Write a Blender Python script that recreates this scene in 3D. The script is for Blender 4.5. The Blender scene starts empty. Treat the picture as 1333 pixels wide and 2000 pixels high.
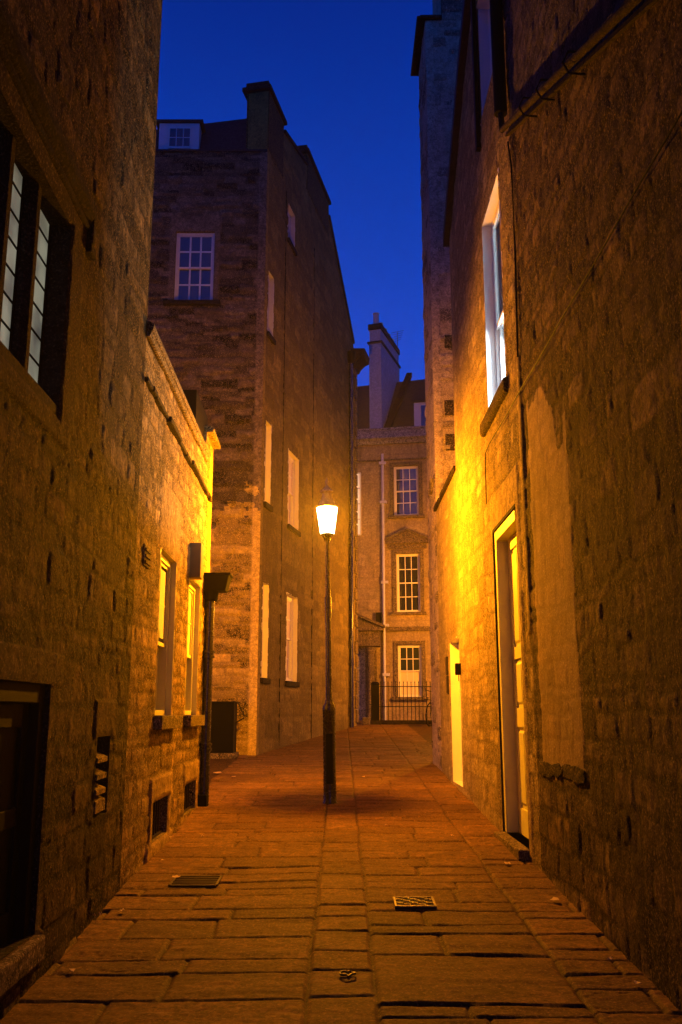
import bpy, math, random
import numpy as np
from mathutils import Vector, Matrix
random.seed(7)
SC = bpy.context.scene
COL = SC.collection

# ------------------------------------------------------------------ camera
F_PX, PITCH, EYE = 1800.0, math.atan(393/1800.0), 1.55
SLOPE = 0.044
cd = bpy.data.cameras.new('camera'); cam = bpy.data.objects.new('camera', cd); COL.objects.link(cam)
cam.location = (0, 0, EYE); cam.rotation_euler = (math.pi/2 + PITCH, 0, 0)
cd.sensor_fit = 'VERTICAL'; cd.sensor_height = 36; cd.lens = 36*F_PX/2000.0
cd.clip_start = 0.05; cd.clip_end = 1000
SC.camera = cam

# ------------------------------------------------------------------ sky (blue hour) and exposure
w = bpy.data.worlds.new('World'); SC.world = w; w.use_nodes = True
nt = w.node_tree; nt.nodes.clear()
out = nt.nodes.new('ShaderNodeOutputWorld'); bg = nt.nodes.new('ShaderNodeBackground')
tc = nt.nodes.new('ShaderNodeTexCoord'); sep = nt.nodes.new('ShaderNodeSeparateXYZ'); cr = nt.nodes.new('ShaderNodeValToRGB')
nt.links.new(tc.outputs['Generated'], sep.inputs[0]); nt.links.new(sep.outputs['Z'], cr.inputs[0])
e = cr.color_ramp.elements
e[0].position = 0.0; e[0].color = (0.004, 0.095, 0.72, 1)
e[1].position = 1.0; e[1].color = (0.003, 0.012, 0.19, 1)
a = e.new(0.38); a.color = (0.0004, 0.060, 0.57, 1)
a = e.new(0.66); a.color = (0.0003, 0.021, 0.265, 1)
nt.links.new(cr.outputs[0], bg.inputs[0]); bg.inputs[1].default_value = 1.0
nt.links.new(bg.outputs[0], out.inputs[0])
SC.view_settings.view_transform = 'Standard'; SC.view_settings.look = 'None'
SC.view_settings.exposure = 0.0; SC.view_settings.gamma = 1.0
try:
    SC.cycles.max_bounces = 6; SC.cycles.diffuse_bounces = 4; SC.cycles.sample_clamp_indirect = 6
    SC.cycles.use_denoising = True
except Exception: pass

GLOW_HAZE = 0.00075
LAMP_RGB = (1.0, 0.335, 0.003)
LAMP_POWER = 29000.0

# ------------------------------------------------------------------ helpers
def ray(u, v):
    xc = (u-666.5)/F_PX; yc = (1000-v)/F_PX
    return Vector((xc, math.cos(PITCH)-yc*math.sin(PITCH), math.sin(PITCH)+yc*math.cos(PITCH)))
def gz(y): return SLOPE*y
def gnd(u, v):
    d = ray(u, v); t = -EYE/(d.z-SLOPE*d.y); return Vector((t*d.x, t*d.y, EYE+t*d.z))
def aty(u, v, y):
    d = ray(u, v); t = y/d.y; return Vector((t*d.x, y, EYE+t*d.z))

class Fr:
    """a vertical wall frame: s runs along the wall, z up, o outwards"""
    def __init__(s, P, D, flip=1):
        s.P = Vector((P[0], P[1], 0)); s.D = Vector((D[0], D[1], 0)).normalized()
        s.N = Vector((-s.D.y, s.D.x, 0))*flip
    def __call__(s, a, z, o=0.0): return s.P + s.D*a + s.N*o + Vector((0, 0, z))
    def px(s, u, v, o=0.0):
        d = ray(u, v); P = s.P + s.N*o
        t = (P.x*s.N.x+P.y*s.N.y)/(d.x*s.N.x+d.y*s.N.y)
        q = d*t; return ((q-P).dot(s.D), q.z+EYE)

def link(o, parent=None):
    COL.objects.link(o)
    if parent: o.parent = parent
    return o
def tag(o, label=None, cat=None, group=None, kind=None):
    if label: o['label'] = label
    if cat: o['category'] = cat
    if group: o['group'] = group
    if kind: o['kind'] = kind
    return o
def thing(name, loc, label, cat, group=None):
    o = bpy.data.objects.new(name, None); o.location = loc; o.empty_display_size = .2; link(o)
    return tag(o, label, cat, group)

class MB:
    def __init__(s): s.v = []; s.f = []
    def face(s, pts):
        n = len(s.v); s.v += [tuple(p) for p in pts]; s.f.append(tuple(range(n, n+len(pts)))); return s
    def hexa(s, b, t):
        n = len(s.v); s.v += [tuple(p) for p in b] + [tuple(p) for p in t]; k = len(b)
        s.f.append(tuple(n+i for i in reversed(range(k)))); s.f.append(tuple(n+k+i for i in range(k)))
        for i in range(k): j = (i+1) % k; s.f.append((n+i, n+j, n+k+j, n+k+i))
        return s
    def box(s, x0, x1, y0, y1, z0, z1):
        return s.hexa([(x0,y0,z0),(x1,y0,z0),(x1,y1,z0),(x0,y1,z0)], [(x0,y0,z1),(x1,y0,z1),(x1,y1,z1),(x0,y1,z1)])
    def fbox(s, F, a0, a1, z0, z1, o0, o1):
        return s.hexa([F(a0,z0,o0),F(a1,z0,o0),F(a1,z0,o1),F(a0,z0,o1)], [F(a0,z1,o0),F(a1,z1,o0),F(a1,z1,o1),F(a0,z1,o1)])
    def fpoly(s, F, pts, o0, o1):
        return s.hexa([F(a,z,o0) for a, z in pts], [F(a,z,o1) for a, z in pts])
    def prof(s, F, a0, a1, pr):
        """extrude an (o,z) profile along the wall"""
        return s.hexa([F(a0,z,o) for o, z in pr], [F(a1,z,o) for o, z in pr])
    def tube(s, pts, r, n=10, cap=True):
        pts = [Vector(p) for p in pts]; rr = r if isinstance(r, (list, tuple)) else [r]*len(pts)
        base = len(s.v); up = Vector((0, 0, 1))
        for i, p in enumerate(pts):
            d = (pts[min(i+1, len(pts)-1)]-pts[max(i-1, 0)]).normalized()
            a = d.cross(up)
            if a.length < .05: a = d.cross(Vector((1, 0, 0)))
            a.normalize(); b = d.cross(a).normalized()
            for k in range(n):
                t = 2*math.pi*k/n; s.v.append(tuple(p+(a*math.cos(t)+b*math.sin(t))*rr[i]))
        for i in range(len(pts)-1):
            for k in range(n):
                j = (k+1) % n; s.f.append((base+i*n+k, base+i*n+j, base+(i+1)*n+j, base+(i+1)*n+k))
        if cap:
            s.f.append(tuple(base+k for k in range(n))); m = base+(len(pts)-1)*n
            s.f.append(tuple(m+k for k in reversed(range(n))))
        return s
    def lathe(s, c, pr, n=24):
        """profile (r,z) turned about the vertical through c"""
        base = len(s.v)
        for r, z in pr:
            for k in range(n):
                t = 2*math.pi*k/n; s.v.append((c[0]+r*math.cos(t), c[1]+r*math.sin(t), c[2]+z))
        for i in range(len(pr)-1):
            for k in range(n):
                j = (k+1) % n; s.f.append((base+i*n+k, base+i*n+j, base+(i+1)*n+j, base+(i+1)*n+k))
        s.f.append(tuple(base+k for k in reversed(range(n)))); m = base+(len(pr)-1)*n; s.f.append(tuple(m+k for k in range(n)))
        return s
    def build(s, name, mat, parent=None, bevel=0, smooth=False):
        me = bpy.data.meshes.new(name); me.from_pydata(s.v, [], s.f); me.materials.append(mat)
        import bmesh
        bm = bmesh.new(); bm.from_mesh(me)
        if smooth == 2: bmesh.ops.remove_doubles(bm, verts=bm.verts, dist=1e-5)
        bmesh.ops.recalc_face_normals(bm, faces=bm.faces); bm.to_mesh(me); bm.free()
        o = bpy.data.objects.new(name, me); COL.objects.link(o)
        if smooth:
            me.shade_smooth()
            me.set_sharp_from_angle(angle=math.radians(40))
        if parent:      # modelled in world coordinates, kept in those of its thing
            me.transform(Matrix.Translation(-root_loc(parent))); o.parent = parent
        if bevel:
            b = o.modifiers.new('bevel', 'BEVEL'); b.width = bevel; b.segments = 2; b.limit_method = 'ANGLE'
        return o
def root_loc(p):
    while p.parent is not None: p = p.parent
    return Vector(p.location)

# ------------------------------------------------------------------ materials
def newmat(name):
    m = bpy.data.materials.new(name); m.use_nodes = True; n = m.node_tree
    b = n.nodes['Principled BSDF']; return m, n, b
def N(n, t, **k):
    x = n.nodes.new(t)
    for a, b in k.items(): setattr(x, a, b)
    return x
def mixc(n, fac, a, b, mode='MIX'):
    x = N(n, 'ShaderNodeMix', data_type='RGBA', blend_type=mode)
    for i, q in ((0, fac), (6, a), (7, b)):
        if hasattr(q, 'type') and hasattr(q, 'is_linked'): n.links.new(q, x.inputs[i])
        elif isinstance(q, (int, float)): x.inputs[i].default_value = q
        else: x.inputs[i].default_value = (*q, 1)
    return x.outputs[2]
def noise(n, scale, detail=6, rough=.6, vec=None, dist=0):
    x = N(n, 'ShaderNodeTexNoise'); x.inputs['Scale'].default_value = scale; x.inputs['Detail'].default_value = detail
    x.inputs['Roughness'].default_value = rough; x.inputs['Distortion'].default_value = dist
    if vec is not None: n.links.new(vec, x.inputs['Vector'])
    return x.outputs['Fac']
def ramp(n, f, lo, hi):
    x = N(n, 'ShaderNodeMapRange'); n.links.new(f, x.inputs[0])
    x.inputs[1].default_value = lo; x.inputs[2].default_value = hi; return x.outputs[0]
def coords(n, sc=(1, 1, 1)):
    t = N(n, 'ShaderNodeTexCoord'); m = N(n, 'ShaderNodeMapping'); m.inputs['Scale'].default_value = sc
    n.links.new(t.outputs['Object'], m.inputs[0]); return m.outputs[0]
def stone_mat(name, c_lo, c_hi, c_dirt=(.03, .024, .02), dirt=.5, bump=.6, bdist=.02, streak=0.0, rough=.92, tone=True, fine=45, mott=.6):
    m, n, b = newmat(name); v = coords(n)
    base = mixc(n, ramp(n, noise(n, 7, 8, .65, v), .3, .7), c_lo, c_hi)
    if tone:
        at = N(n, 'ShaderNodeAttribute', attribute_name='tone')
        base = mixc(n, 1.0, base, at.outputs['Color'], 'MULTIPLY')
    mot = ramp(n, noise(n, 15, 8, .78, v, .5), .37, .62)
    base = mixc(n, mot, tuple(c*mott for c in c_lo), base)
    spk = ramp(n, noise(n, 60, 4, .7, v), .52, .75)
    base = mixc(n, spk, base, tuple(min(1, c*1.5) for c in c_hi))
    dn = ramp(n, noise(n, 1.3, 6, .7, v, .6), .5, .72)
    x = N(n, 'ShaderNodeMath', operation='MULTIPLY'); n.links.new(dn, x.inputs[0]); x.inputs[1].default_value = dirt
    base = mixc(n, x.outputs[0], base, c_dirt)
    if streak:
        vs = coords(n, (1, 1, .16)); sn = ramp(n, noise(n, 9, 5, .6, vs), .55, .75)
        x = N(n, 'ShaderNodeMath', operation='MULTIPLY'); n.links.new(sn, x.inputs[0]); x.inputs[1].default_value = streak
        base = mixc(n, x.outputs[0], base, c_dirt)
    n.links.new(base, b.inputs['Base Color']); b.inputs['Roughness'].default_value = rough
    b.inputs['Specular IOR Level'].default_value = .06
    mus = noise(n, fine, 10, .72, v, .3); big = noise(n, fine*.28, 6, .6, v)
    ad = N(n, 'ShaderNodeMath', operation='MULTIPLY_ADD'); n.links.new(big, ad.inputs[0]); ad.inputs[1].default_value = 1.6; n.links.new(mus, ad.inputs[2])
    bp = N(n, 'ShaderNodeBump'); bp.inputs['Strength'].default_value = bump; bp.inputs['Distance'].default_value = bdist
    n.links.new(ad.outputs[0], bp.inputs['Height']); n.links.new(bp.outputs[0], b.inputs['Normal'])
    return m
def paint_mat(name, c, rough=.45, dirt=.25, bump=.15, dcol=(.05, .04, .03), spec=.5):
    m, n, b = newmat(name); v = coords(n)
    d = ramp(n, noise(n, 5, 8, .7, v, .5), .5, .8)
    x = N(n, 'ShaderNodeMath', operation='MULTIPLY'); n.links.new(d, x.inputs[0]); x.inputs[1].default_value = dirt
    n.links.new(mixc(n, x.outputs[0], c, dcol), b.inputs['Base Color'])
    r = N(n, 'ShaderNodeMath', operation='MULTIPLY_ADD'); n.links.new(noise(n, 30, 4, .6, v), r.inputs[0]); r.inputs[1].default_value = .25; r.inputs[2].default_value = rough-.12
    n.links.new(r.outputs[0], b.inputs['Roughness']); b.inputs['Specular IOR Level'].default_value = spec
    bp = N(n, 'ShaderNodeBump'); bp.inputs['Strength'].default_value = bump; bp.inputs['Distance'].default_value = .004
    n.links.new(noise(n, 60, 5, .6, v), bp.inputs['Height']); n.links.new(bp.outputs[0], b.inputs['Normal'])
    return m
def glass_mat(name, c=(.012, .014, .018), ior=1.9, rough=.04):
    m, n, b = newmat(name); v = coords(n)
    b.inputs['Base Color'].default_value = (*c, 1); b.inputs['Roughness'].default_value = rough; b.inputs['IOR'].default_value = ior
    bp = N(n, 'ShaderNodeBump'); bp.inputs['Strength'].default_value = .08; bp.inputs['Distance'].default_value = .01
    n.links.new(noise(n, 3, 2, .5, v), bp.inputs['Height']); n.links.new(bp.outputs[0], b.inputs['Normal'])
    return m
def emit_mat(name, c, k, var=0.0, base=(.5, .5, .5), scale=3.0):
    m, n, b = newmat(name)
    b.inputs['Base Color'].default_value = (*base, 1); b.inputs['Roughness'].default_value = .3
    b.inputs['Emission Strength'].default_value = k
    if var:
        v = coords(n); f = ramp(n, noise(n, scale, 3, .5, v), .35, .65)
        n.links.new(mixc(n, f, tuple(x*(1-var) for x in c), c), b.inputs['Emission Color'])
    else: b.inputs['Emission Color'].default_value = (*c, 1)
    return m
M = dict(
  rubble=stone_mat('honey_rubble_stone', (.058,.038,.014), (.175,.113,.045), c_dirt=(.016,.011,.006), dirt=.8, bump=1.0, bdist=.022, streak=.5, mott=.3, fine=30),  # near wall toned down: lamp falloff and corner darkening partly in this colour
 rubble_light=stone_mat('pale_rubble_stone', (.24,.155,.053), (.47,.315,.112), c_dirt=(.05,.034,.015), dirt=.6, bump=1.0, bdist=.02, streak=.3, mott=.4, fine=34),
 render_light=stone_mat('lamplit_worn_limewash', (.27,.195,.075), (.44,.325,.13), c_dirt=(.07,.045,.018), dirt=.5, bump=1.0, bdist=.022, streak=.4, fine=44, mott=.5),  # lighter house; its paleness also carries some of the lamplight
 render=stone_mat('rough_weathered_render', (.115,.076,.031), (.215,.147,.062), c_dirt=(.028,.019,.010), dirt=.75, bump=1.0, bdist=.022, streak=.6, fine=32, mott=.3),  # darkened near wall; the drop in lamplight is partly in the colour
 upper=stone_mat('grey_upper_wall', (.075,.062,.060), (.13,.105,.10), dirt=.5, bump=.9, bdist=.03, streak=.3),
 ashlar=stone_mat('dressed_stone', (.25,.18,.08), (.38,.28,.135), dirt=.45, bump=.35, bdist=.012, streak=.3),
 hoodstone=stone_mat('blackened_hood_stone', (.022,.016,.009), (.055,.038,.02), dirt=.6, bump=.6, bdist=.012),
 dark_stone=stone_mat('soot_dark_stone', (.035,.025,.015), (.075,.052,.030), dirt=.5, bump=.6, bdist=.015),
 bfront_low=stone_mat('pale_coursed_stone', (.38,.26,.066), (.68,.47,.13), c_dirt=(.17,.115,.034), dirt=.45, bump=.7, bdist=.025, streak=.2, mott=.7),
 palechim=stone_mat('pale_painted_chimney', (.24,.24,.24), (.38,.38,.39), c_dirt=(.2,.2,.2), dirt=.35, bump=.3, bdist=.01, tone=False, mott=.9),
 pier=stone_mat('smooth_cement_render', (.25,.175,.07), (.36,.26,.11), c_dirt=(.09,.06,.026), dirt=.6, bump=.5, bdist=.015, streak=.5, mott=.8),
 bfront=stone_mat('dark_coursed_stone', (.095,.068,.042), (.26,.190,.115), c_dirt=(.035,.024,.016), dirt=.85, bump=.8, bdist=.03, streak=.2),
 bside=stone_mat('smooth_stained_render', (.14,.098,.024), (.25,.178,.044), c_dirt=(.055,.040,.012), dirt=.6, bump=.35, bdist=.015, streak=.45),
 cstone=stone_mat('blue_grey_coursed_stone', (.26,.19,.125), (.54,.41,.28), dirt=.6, bump=.7, bdist=.025, streak=.2),
 far=stone_mat('pale_town_ashlar', (.28,.195,.085), (.42,.305,.14), dirt=.6, bump=.25, bdist=.01, streak=.5),
 parapet=stone_mat('grey_parapet_stone', (.50,.45,.40), (.64,.59,.54), dirt=.4, bump=.3, bdist=.01),
 paving=stone_mat('worn_sandstone_flags', (.100,.050,.013), (.195,.101,.028), c_dirt=(.024,.010,.004), dirt=.55, bump=.55, bdist=.012, rough=.72, fine=28),
 earth=stone_mat('dark_ground', (.02,.016,.012), (.04,.03,.022), tone=False),
 slate=stone_mat('dark_slate', (.018,.016,.018), (.04,.036,.038), tone=False, bump=.5, rough=.6),
 lead=stone_mat('dark_lead', (.02,.018,.018), (.035,.032,.03), tone=False, bump=.3, rough=.6),
 cream=paint_mat('cream_gloss_paint', (.54,.50,.11), .45),
 roomwhite=paint_mat('cool_white_gloss_paint', (.72,.70,.66), .4, .08),
 white=paint_mat('white_gloss_paint', (.68,.62,.42), .4, .15),
 whitedull=paint_mat('faded_white_paint', (.45,.43,.42), .5, .3),
 black=paint_mat('black_gloss_paint', (.006,.005,.005), .25, .25, .1, (.014,.010,.007), .5),
 blackmatt=paint_mat('black_dull_paint', (.003,.0026,.0025), .6, .3, .2, (.009,.007,.006)),
 iron=paint_mat('worn_cast_iron', (.022,.017,.013), .42, .5, .5, (.05,.034,.02)),
 blind=paint_mat('cream_blind', (.66,.52,.26), .8, .1),
 curtain=paint_mat('white_curtain', (.62,.52,.26), .9, .1),
 greybox=paint_mat('grey_beige_plastic', (.17,.13,.06), .7, .2),
 grate=paint_mat('rusty_worn_grate', (.055,.032,.013), .6, .5, .5, (.09,.05,.02), .1),
 cap_glare=paint_mat('weathered_glare_metal', (.16,.13,.11), .25, .4, .2, (.07,.055,.04), .8),  # cap paled from black; the lantern's glare is put into its colour
 glass=glass_mat('dark_window_glass'),
 glassg=glass_mat('greenish_window_glass', (.02,.026,.018), 1.5),
 leaf=paint_mat('dry_leaf', (.42,.27,.10), .8, .3),
 pot=paint_mat('clay_chimney_pot', (.36,.34,.30), .9, .4),
)
for k_ in ('blackmatt', 'iron', 'greybox'): M[k_].node_tree.nodes['Principled BSDF'].inputs['Specular IOR Level'].default_value = .03
M['lit_cool'] = emit_mat('cool_lit_window', (.70,.86,1.0), 1.15, .25)
M['lit_dim'] = emit_mat('dim_lit_room', (.42,.60,.62), .42, .35)
M['lit_lead'] = emit_mat('pale_lit_leaded_glass', (.80,.78,.52), .26, .7, scale=5.0)
M['lit_warm'] = emit_mat('warm_lit_window', (1.0,.62,.30), .75, .3)
M['lamp'] = emit_mat('sodium_bulb', LAMP_RGB, LAMP_POWER)
def clear_glass(name, emit=None, k=0, thru=.85):
    m, n, b = newmat(name); n.nodes.remove(b); o = n.nodes['Material Output']
    tr = N(n, 'ShaderNodeBsdfTransparent'); tr.inputs[0].default_value = (thru, thru, thru, 1); gl = N(n, 'ShaderNodeBsdfGlossy'); gl.inputs['Roughness'].default_value = .03
    fr = N(n, 'ShaderNodeFresnel'); fr.inputs[0].default_value = 1.45; mx = N(n, 'ShaderNodeMixShader')
    n.links.new(fr.outputs[0], mx.inputs[0]); n.links.new(tr.outputs[0], mx.inputs[1]); n.links.new(gl.outputs[0], mx.inputs[2]); last = mx.outputs[0]
    if emit:
        em = N(n, 'ShaderNodeEmission'); em.inputs[0].default_value = (*emit, 1); em.inputs[1].default_value = k
        ad = N(n, 'ShaderNodeAddShader'); n.links.new(last, ad.inputs[0]); n.links.new(em.outputs[0], ad.inputs[1]); last = ad.outputs[0]
    n.links.new(last, o.inputs[0]); return m
M['lantern_glass'] = clear_glass('glowing_lantern_glass', (1.0, .80, .48), 5.0)
M['clear'] = clear_glass('clear_window_glass')
M['room'] = paint_mat('white_room_paint', (.72,.76,.78), .8, .05)

# ------------------------------------------------------------------ noise and masonry in numpy
def vnoise(x, y, seed):
    r = np.random.RandomState(seed).rand(256, 256)
    xi = np.floor(x).astype(int); yi = np.floor(y).astype(int); fx = x-xi; fy = y-yi
    fx = fx*fx*(3-2*fx); fy = fy*fy*(3-2*fy)
    g = lambda a, b: r[a % 256, b % 256]
    return (g(xi,yi)*(1-fx)+g(xi+1,yi)*fx)*(1-fy)+(g(xi,yi+1)*(1-fx)+g(xi+1,yi+1)*fx)*fy-.5
def fbm(x, y, seed, oct=4, gain=.55):
    t = 0; a = 1
    for k in range(oct): t = t+a*vnoise(x*2**k+17.3*k, y*2**k+5.1*k, seed+k); a *= gain
    return t
def masonry(s, z, seed, hr, wr, joint=.014, wob=.018, amp=.02, off=.014, rnd=.55, nz=.008, jt=.62):
    """coursed stones: returns height and tone"""
    R = np.random.RandomState(seed)
    s2 = s+wob*fbm(s*3, z*3, seed+1, 3)*2; z2 = z+wob*fbm(s*1.6, z*4, seed+2, 3)*2
    zz = [z2.min()-.5]
    while zz[-1] < z2.max()+.5: zz.append(zz[-1]+R.uniform(*hr))
    zz = np.array(zz); ci = np.clip(np.searchsorted(zz, z2)-1, 0, len(zz)-2)
    dz = np.minimum(z2-zz[ci], zz[ci+1]-z2)
    ds = np.empty_like(dz); tid = np.empty(dz.shape); bx = np.empty_like(dz)
    for c in np.unique(ci):
        k = ci == c; L = [s2.min()-1.0+R.rand()*.4]; h = zz[c+1]-zz[c]
        while L[-1] < s2.max()+.6: L.append(L[-1]+R.uniform(*wr)*(.6+.5*h/hr[1]))
        L = np.array(L); j = np.clip(np.searchsorted(L, s2[k])-1, 0, len(L)-2)
        ds[k] = np.minimum(s2[k]-L[j], L[j+1]-s2[k]); t = R.rand(len(L)); tid[k] = t[j]
        bx[k] = (s2[k]-(L[j]+L[j+1])/2)/(L[j+1]-L[j])*(np.modf(t[j]*37.7)[0]-.5)
    d = np.minimum(ds, dz)
    edge = np.clip((d-joint*.35)/(joint*1.6), 0, 1); edge = edge*edge*(3-2*edge)
    h = amp*(edge-1)+off*(tid-.5)*2*edge+off*.9*bx+nz*fbm(s*14, z*14, seed+5, 4)*2
    r2 = np.modf(tid*91.7)[0]
    tone = (1-rnd*.5+rnd*(r2-.35))*(jt+(1-jt)*edge)
    tint = np.modf(tid*13.3)[0]-.5
    return h, tone, tint

def hwall(name, mat, F, a0, a1, z0, top, res, style, holes=(), smooth=(), parent=None, depth=.35, zres=None, kindb=None):
    """masonry wall as a displaced sheet with real openings and thickness; top is a number or [(s,z)..] profile"""
    zres = zres or res
    if isinstance(top, (int, float)): top = [(a0, top), (a1, top)]
    S = np.linspace(a0, a1, int((a1-a0)/res)+2)
    zt = max(t[1] for t in top); Z = np.linspace(z0, zt, int((zt-z0)/zres)+2)
    def snap(A, v):
        i = int(np.argmin(abs(A-v))); i = min(max(i, 0), len(A)-1)
        if 0 < i < len(A)-1: A[i] = v
    for h in holes:
        snap(S, h[0]); snap(S, h[1]); snap(Z, h[2]); snap(Z, h[3])
    for q in smooth:
        snap(S, q[0]); snap(S, q[1]); snap(Z, q[2]); snap(Z, q[3])
    tops = np.interp(S, [t[0] for t in top], [t[1] for t in top])
    SS, ZZ = np.meshgrid(S, Z, indexing='ij'); TT = np.repeat(tops[:, None], len(Z), 1)
    ZZ = np.minimum(ZZ, TT)
    H, tone, tint = style(SS, ZZ)
    m = np.ones_like(H)
    for q in smooth:   # (s0,s1,z0,z1,out)
        ins = (SS >= q[0]-1e-6) & (SS <= q[1]+1e-6) & (ZZ >= q[2]-1e-6) & (ZZ <= q[3]+1e-6)
        H = np.where(ins, q[4]+.004*fbm(SS*8, ZZ*8, 77, 3), H); tone = np.where(ins, q[5] if len(q) > 5 else 1.0, tone); tint = np.where(ins, 0, tint)
    for h in holes:
        dx = np.maximum(np.maximum(h[0]-SS, SS-h[1]), 0); dz = np.maximum(np.maximum(h[2]-ZZ, ZZ-h[3]), 0)
        m = np.minimum(m, np.clip(np.hypot(dx, dz)/.035, 0, 1))
    e = np.minimum(np.minimum(SS-a0, a1-SS), TT-ZZ); m = m*np.clip(e/.04, 0, 1)
    H = H*m
    P = np.empty(SS.shape+(3,))
    for k in range(3): P[..., k] = F.P[k]+F.D[k]*SS+F.N[k]*H
    P[..., 2] += ZZ
    ns, nz = SS.shape
    idx = np.arange(ns*nz).reshape(ns, nz)
    A, B, C, D = idx[:-1, :-1], idx[1:, :-1], idx[1:, 1:], idx[:-1, 1:]
    cs = (SS[:-1, :-1]+SS[1:, :-1])/2; cz = (Z[:-1]+Z[1:])/2+0*cs
    ok = ~((ZZ[:-1, 1:]-ZZ[:-1, :-1] < 1e-6) & (ZZ[1:, 1:]-ZZ[1:, :-1] < 1e-6))
    for h in holes: ok &= ~((cs > h[0]) & (cs < h[1]) & (cz > h[2]) & (cz < h[3]))
    quads = np.stack([A[ok], B[ok], C[ok], D[ok]], -1)
    verts = P.reshape(-1, 3); n0 = len(verts)
    # back, ends and top so that the wall has a body
    bv = []; bf = []
    ti = [(int(np.argmin(abs(S-t[0]))), t[1]) for t in top]
    fr = [F(a0, z0)]+[F(S[i], t) for i, t in ti]+[F(a1, z0)]
    bk = [p-F.N*depth for p in fr]; k = len(fr)
    bv = [tuple(p) for p in fr+bk]
    for i in range(k):
        j = (i+1) % k
        bf.append((n0+i, n0+k+i, n0+k+j, n0+j))
    # no back face when openings exist: rooms behind are closed by their own panes
    verts = np.vstack([verts, np.array(bv)])
    me = bpy.data.meshes.new(name)
    me.vertices.add(len(verts)); me.vertices.foreach_set('co', verts.astype(np.float32).ravel())
    tot = np.concatenate([quads.ravel(), np.array(bf).ravel()]).astype(np.int32); nf = len(quads)+len(bf)
    me.loops.add(len(tot)); me.loops.foreach_set('vertex_index', tot)
    me.polygons.add(nf); me.polygons.foreach_set('loop_start', np.arange(0, nf*4, 4, dtype=np.int32))
    sm = np.ones(nf, bool); sm[len(quads):] = False
    me.polygons.foreach_set('use_smooth', sm)
    me.update(); me.validate()
    ca = me.color_attributes.new('tone', 'FLOAT_COLOR', 'POINT')
    t = np.ones((len(verts), 4), np.float32)
    tf = tone.ravel(); ti_ = tint.ravel()
    t[:n0, 0] = tf*(1+.10*ti_); t[:n0, 1] = tf; t[:n0, 2] = tf*(1-.16*ti_)
    ca.data.foreach_set('color', t.ravel())
    mats = mat if isinstance(mat, (list, tuple)) else [mat]
    for q in mats: me.materials.append(q)
    if kindb is not None:
        mi = np.zeros(nf, np.int32); mi[:len(quads)] = kindb(cs[ok], cz[ok]); me.polygons.foreach_set('material_index', mi)
    o = bpy.data.objects.new(name, me); COL.objects.link(o)
    if parent: me.transform(Matrix.Translation(-root_loc(parent))); o.parent = parent
    return o

# ------------------------------------------------------------------ window builder
def reveal(F, a0, a1, z0, z1, rec, mat, parent, name='reveal', o=0.0):
    b = MB(); t = .03
    b.fbox(F, a0-t, a0, z0-t, z1+t, -rec-.02, o-.002); b.fbox(F, a1, a1+t, z0-t, z1+t, -rec-.02, o-.002)
    b.fbox(F, a0, a1, z1, z1+t, -rec-.02, o-.003); b.fbox(F, a0, a1, z0-t, z0, -rec-.02, o-.003)
    return b.build(name, mat, parent)
def sash_window(F, parent, a0, a1, z0, z1, rec=.14, cols=3, rt=2, rb=2, paint='white', glass='glass', rev='ashlar', frame_w=.045, bar=.022, meet=None, bottom=None, top_mat=None, label=None, stepin=.035, deep=.03, backing=True):
    """window > frame, upper_sash, lower_sash, pane; a real recess in the wall"""
    pt = M[paint]
    f = MB(); fw = frame_w
    f.fbox(F, a0, a0+fw, z0, z1, -rec-.05, -rec+deep); f.fbox(F, a1-fw, a1, z0, z1, -rec-.05, -rec+deep)
    f.fbox(F, a0+fw, a1-fw, z1-fw, z1, -rec-.05, -rec+deep); f.fbox(F, a0+fw, a1-fw, z0, z0+fw*.8, -rec-.05, -rec+deep)
    wo = f.build('window', pt, parent, bevel=.003)
    if label: wo['label'] = label
    reveal(F, a0, a1, z0, z1, rec, M[rev], wo)
    zm = meet if meet is not None else (z0+z1)/2
    A0, A1 = a0+fw, a1-fw
    for nm, q0, q1, rows, oo in (('upper_sash', zm-.015, z1-fw, rt, -rec+.012), ('lower_sash', z0+fw*.8, zm+.015, rb, -rec+.012-stepin)):
        b = MB(); st = .032
        b.fbox(F, A0, A0+st, q0, q1, oo-.03, oo); b.fbox(F, A1-st, A1, q0, q1, oo-.03, oo)
        b.fbox(F, A0+st, A1-st, q0, q0+.035, oo-.03, oo-.001); b.fbox(F, A0+st, A1-st, q1-.03, q1, oo-.03, oo-.001)
        for i in range(1, cols):
            x = A0+st+(A1-A0-2*st)*i/cols; b.fbox(F, x-bar/2, x+bar/2, q0+.035, q1-.03, oo-.024, oo-.003)
        for j in range(1, rows):
            z = q0+.035+(q1-q0-.065)*j/rows; b.fbox(F, A0+st, A1-st, z-bar/2, z+bar/2, oo-.026, oo-.006)
        so = b.build(nm, pt, wo)
        g = MB().fbox(F, A0+st*.5, A1-st*.5, q0+.01, q1-.01, oo-.022, oo-.016)
        gm = glass
        if nm == 'upper_sash' and top_mat: gm = top_mat
        if nm == 'lower_sash' and bottom: gm = bottom
        g.build('pane', M[gm], wo)
    # dark room behind
    if backing: MB().fbox(F, a0, a1, z0, z1, -rec-.11, -rec-.10).build('room_backing', M['blackmatt'], wo)
    return wo

# ================================================================== GROUND
gb = MB(); X = 45
gb.face([(-X, -12, gz(-12)-.06), (X, -12, gz(-12)-.06), (X, 75, gz(75)-.06), (-X, 75, gz(75)-.06)])
tag(gb.build('ground', M['earth']), kind='structure')

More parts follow.
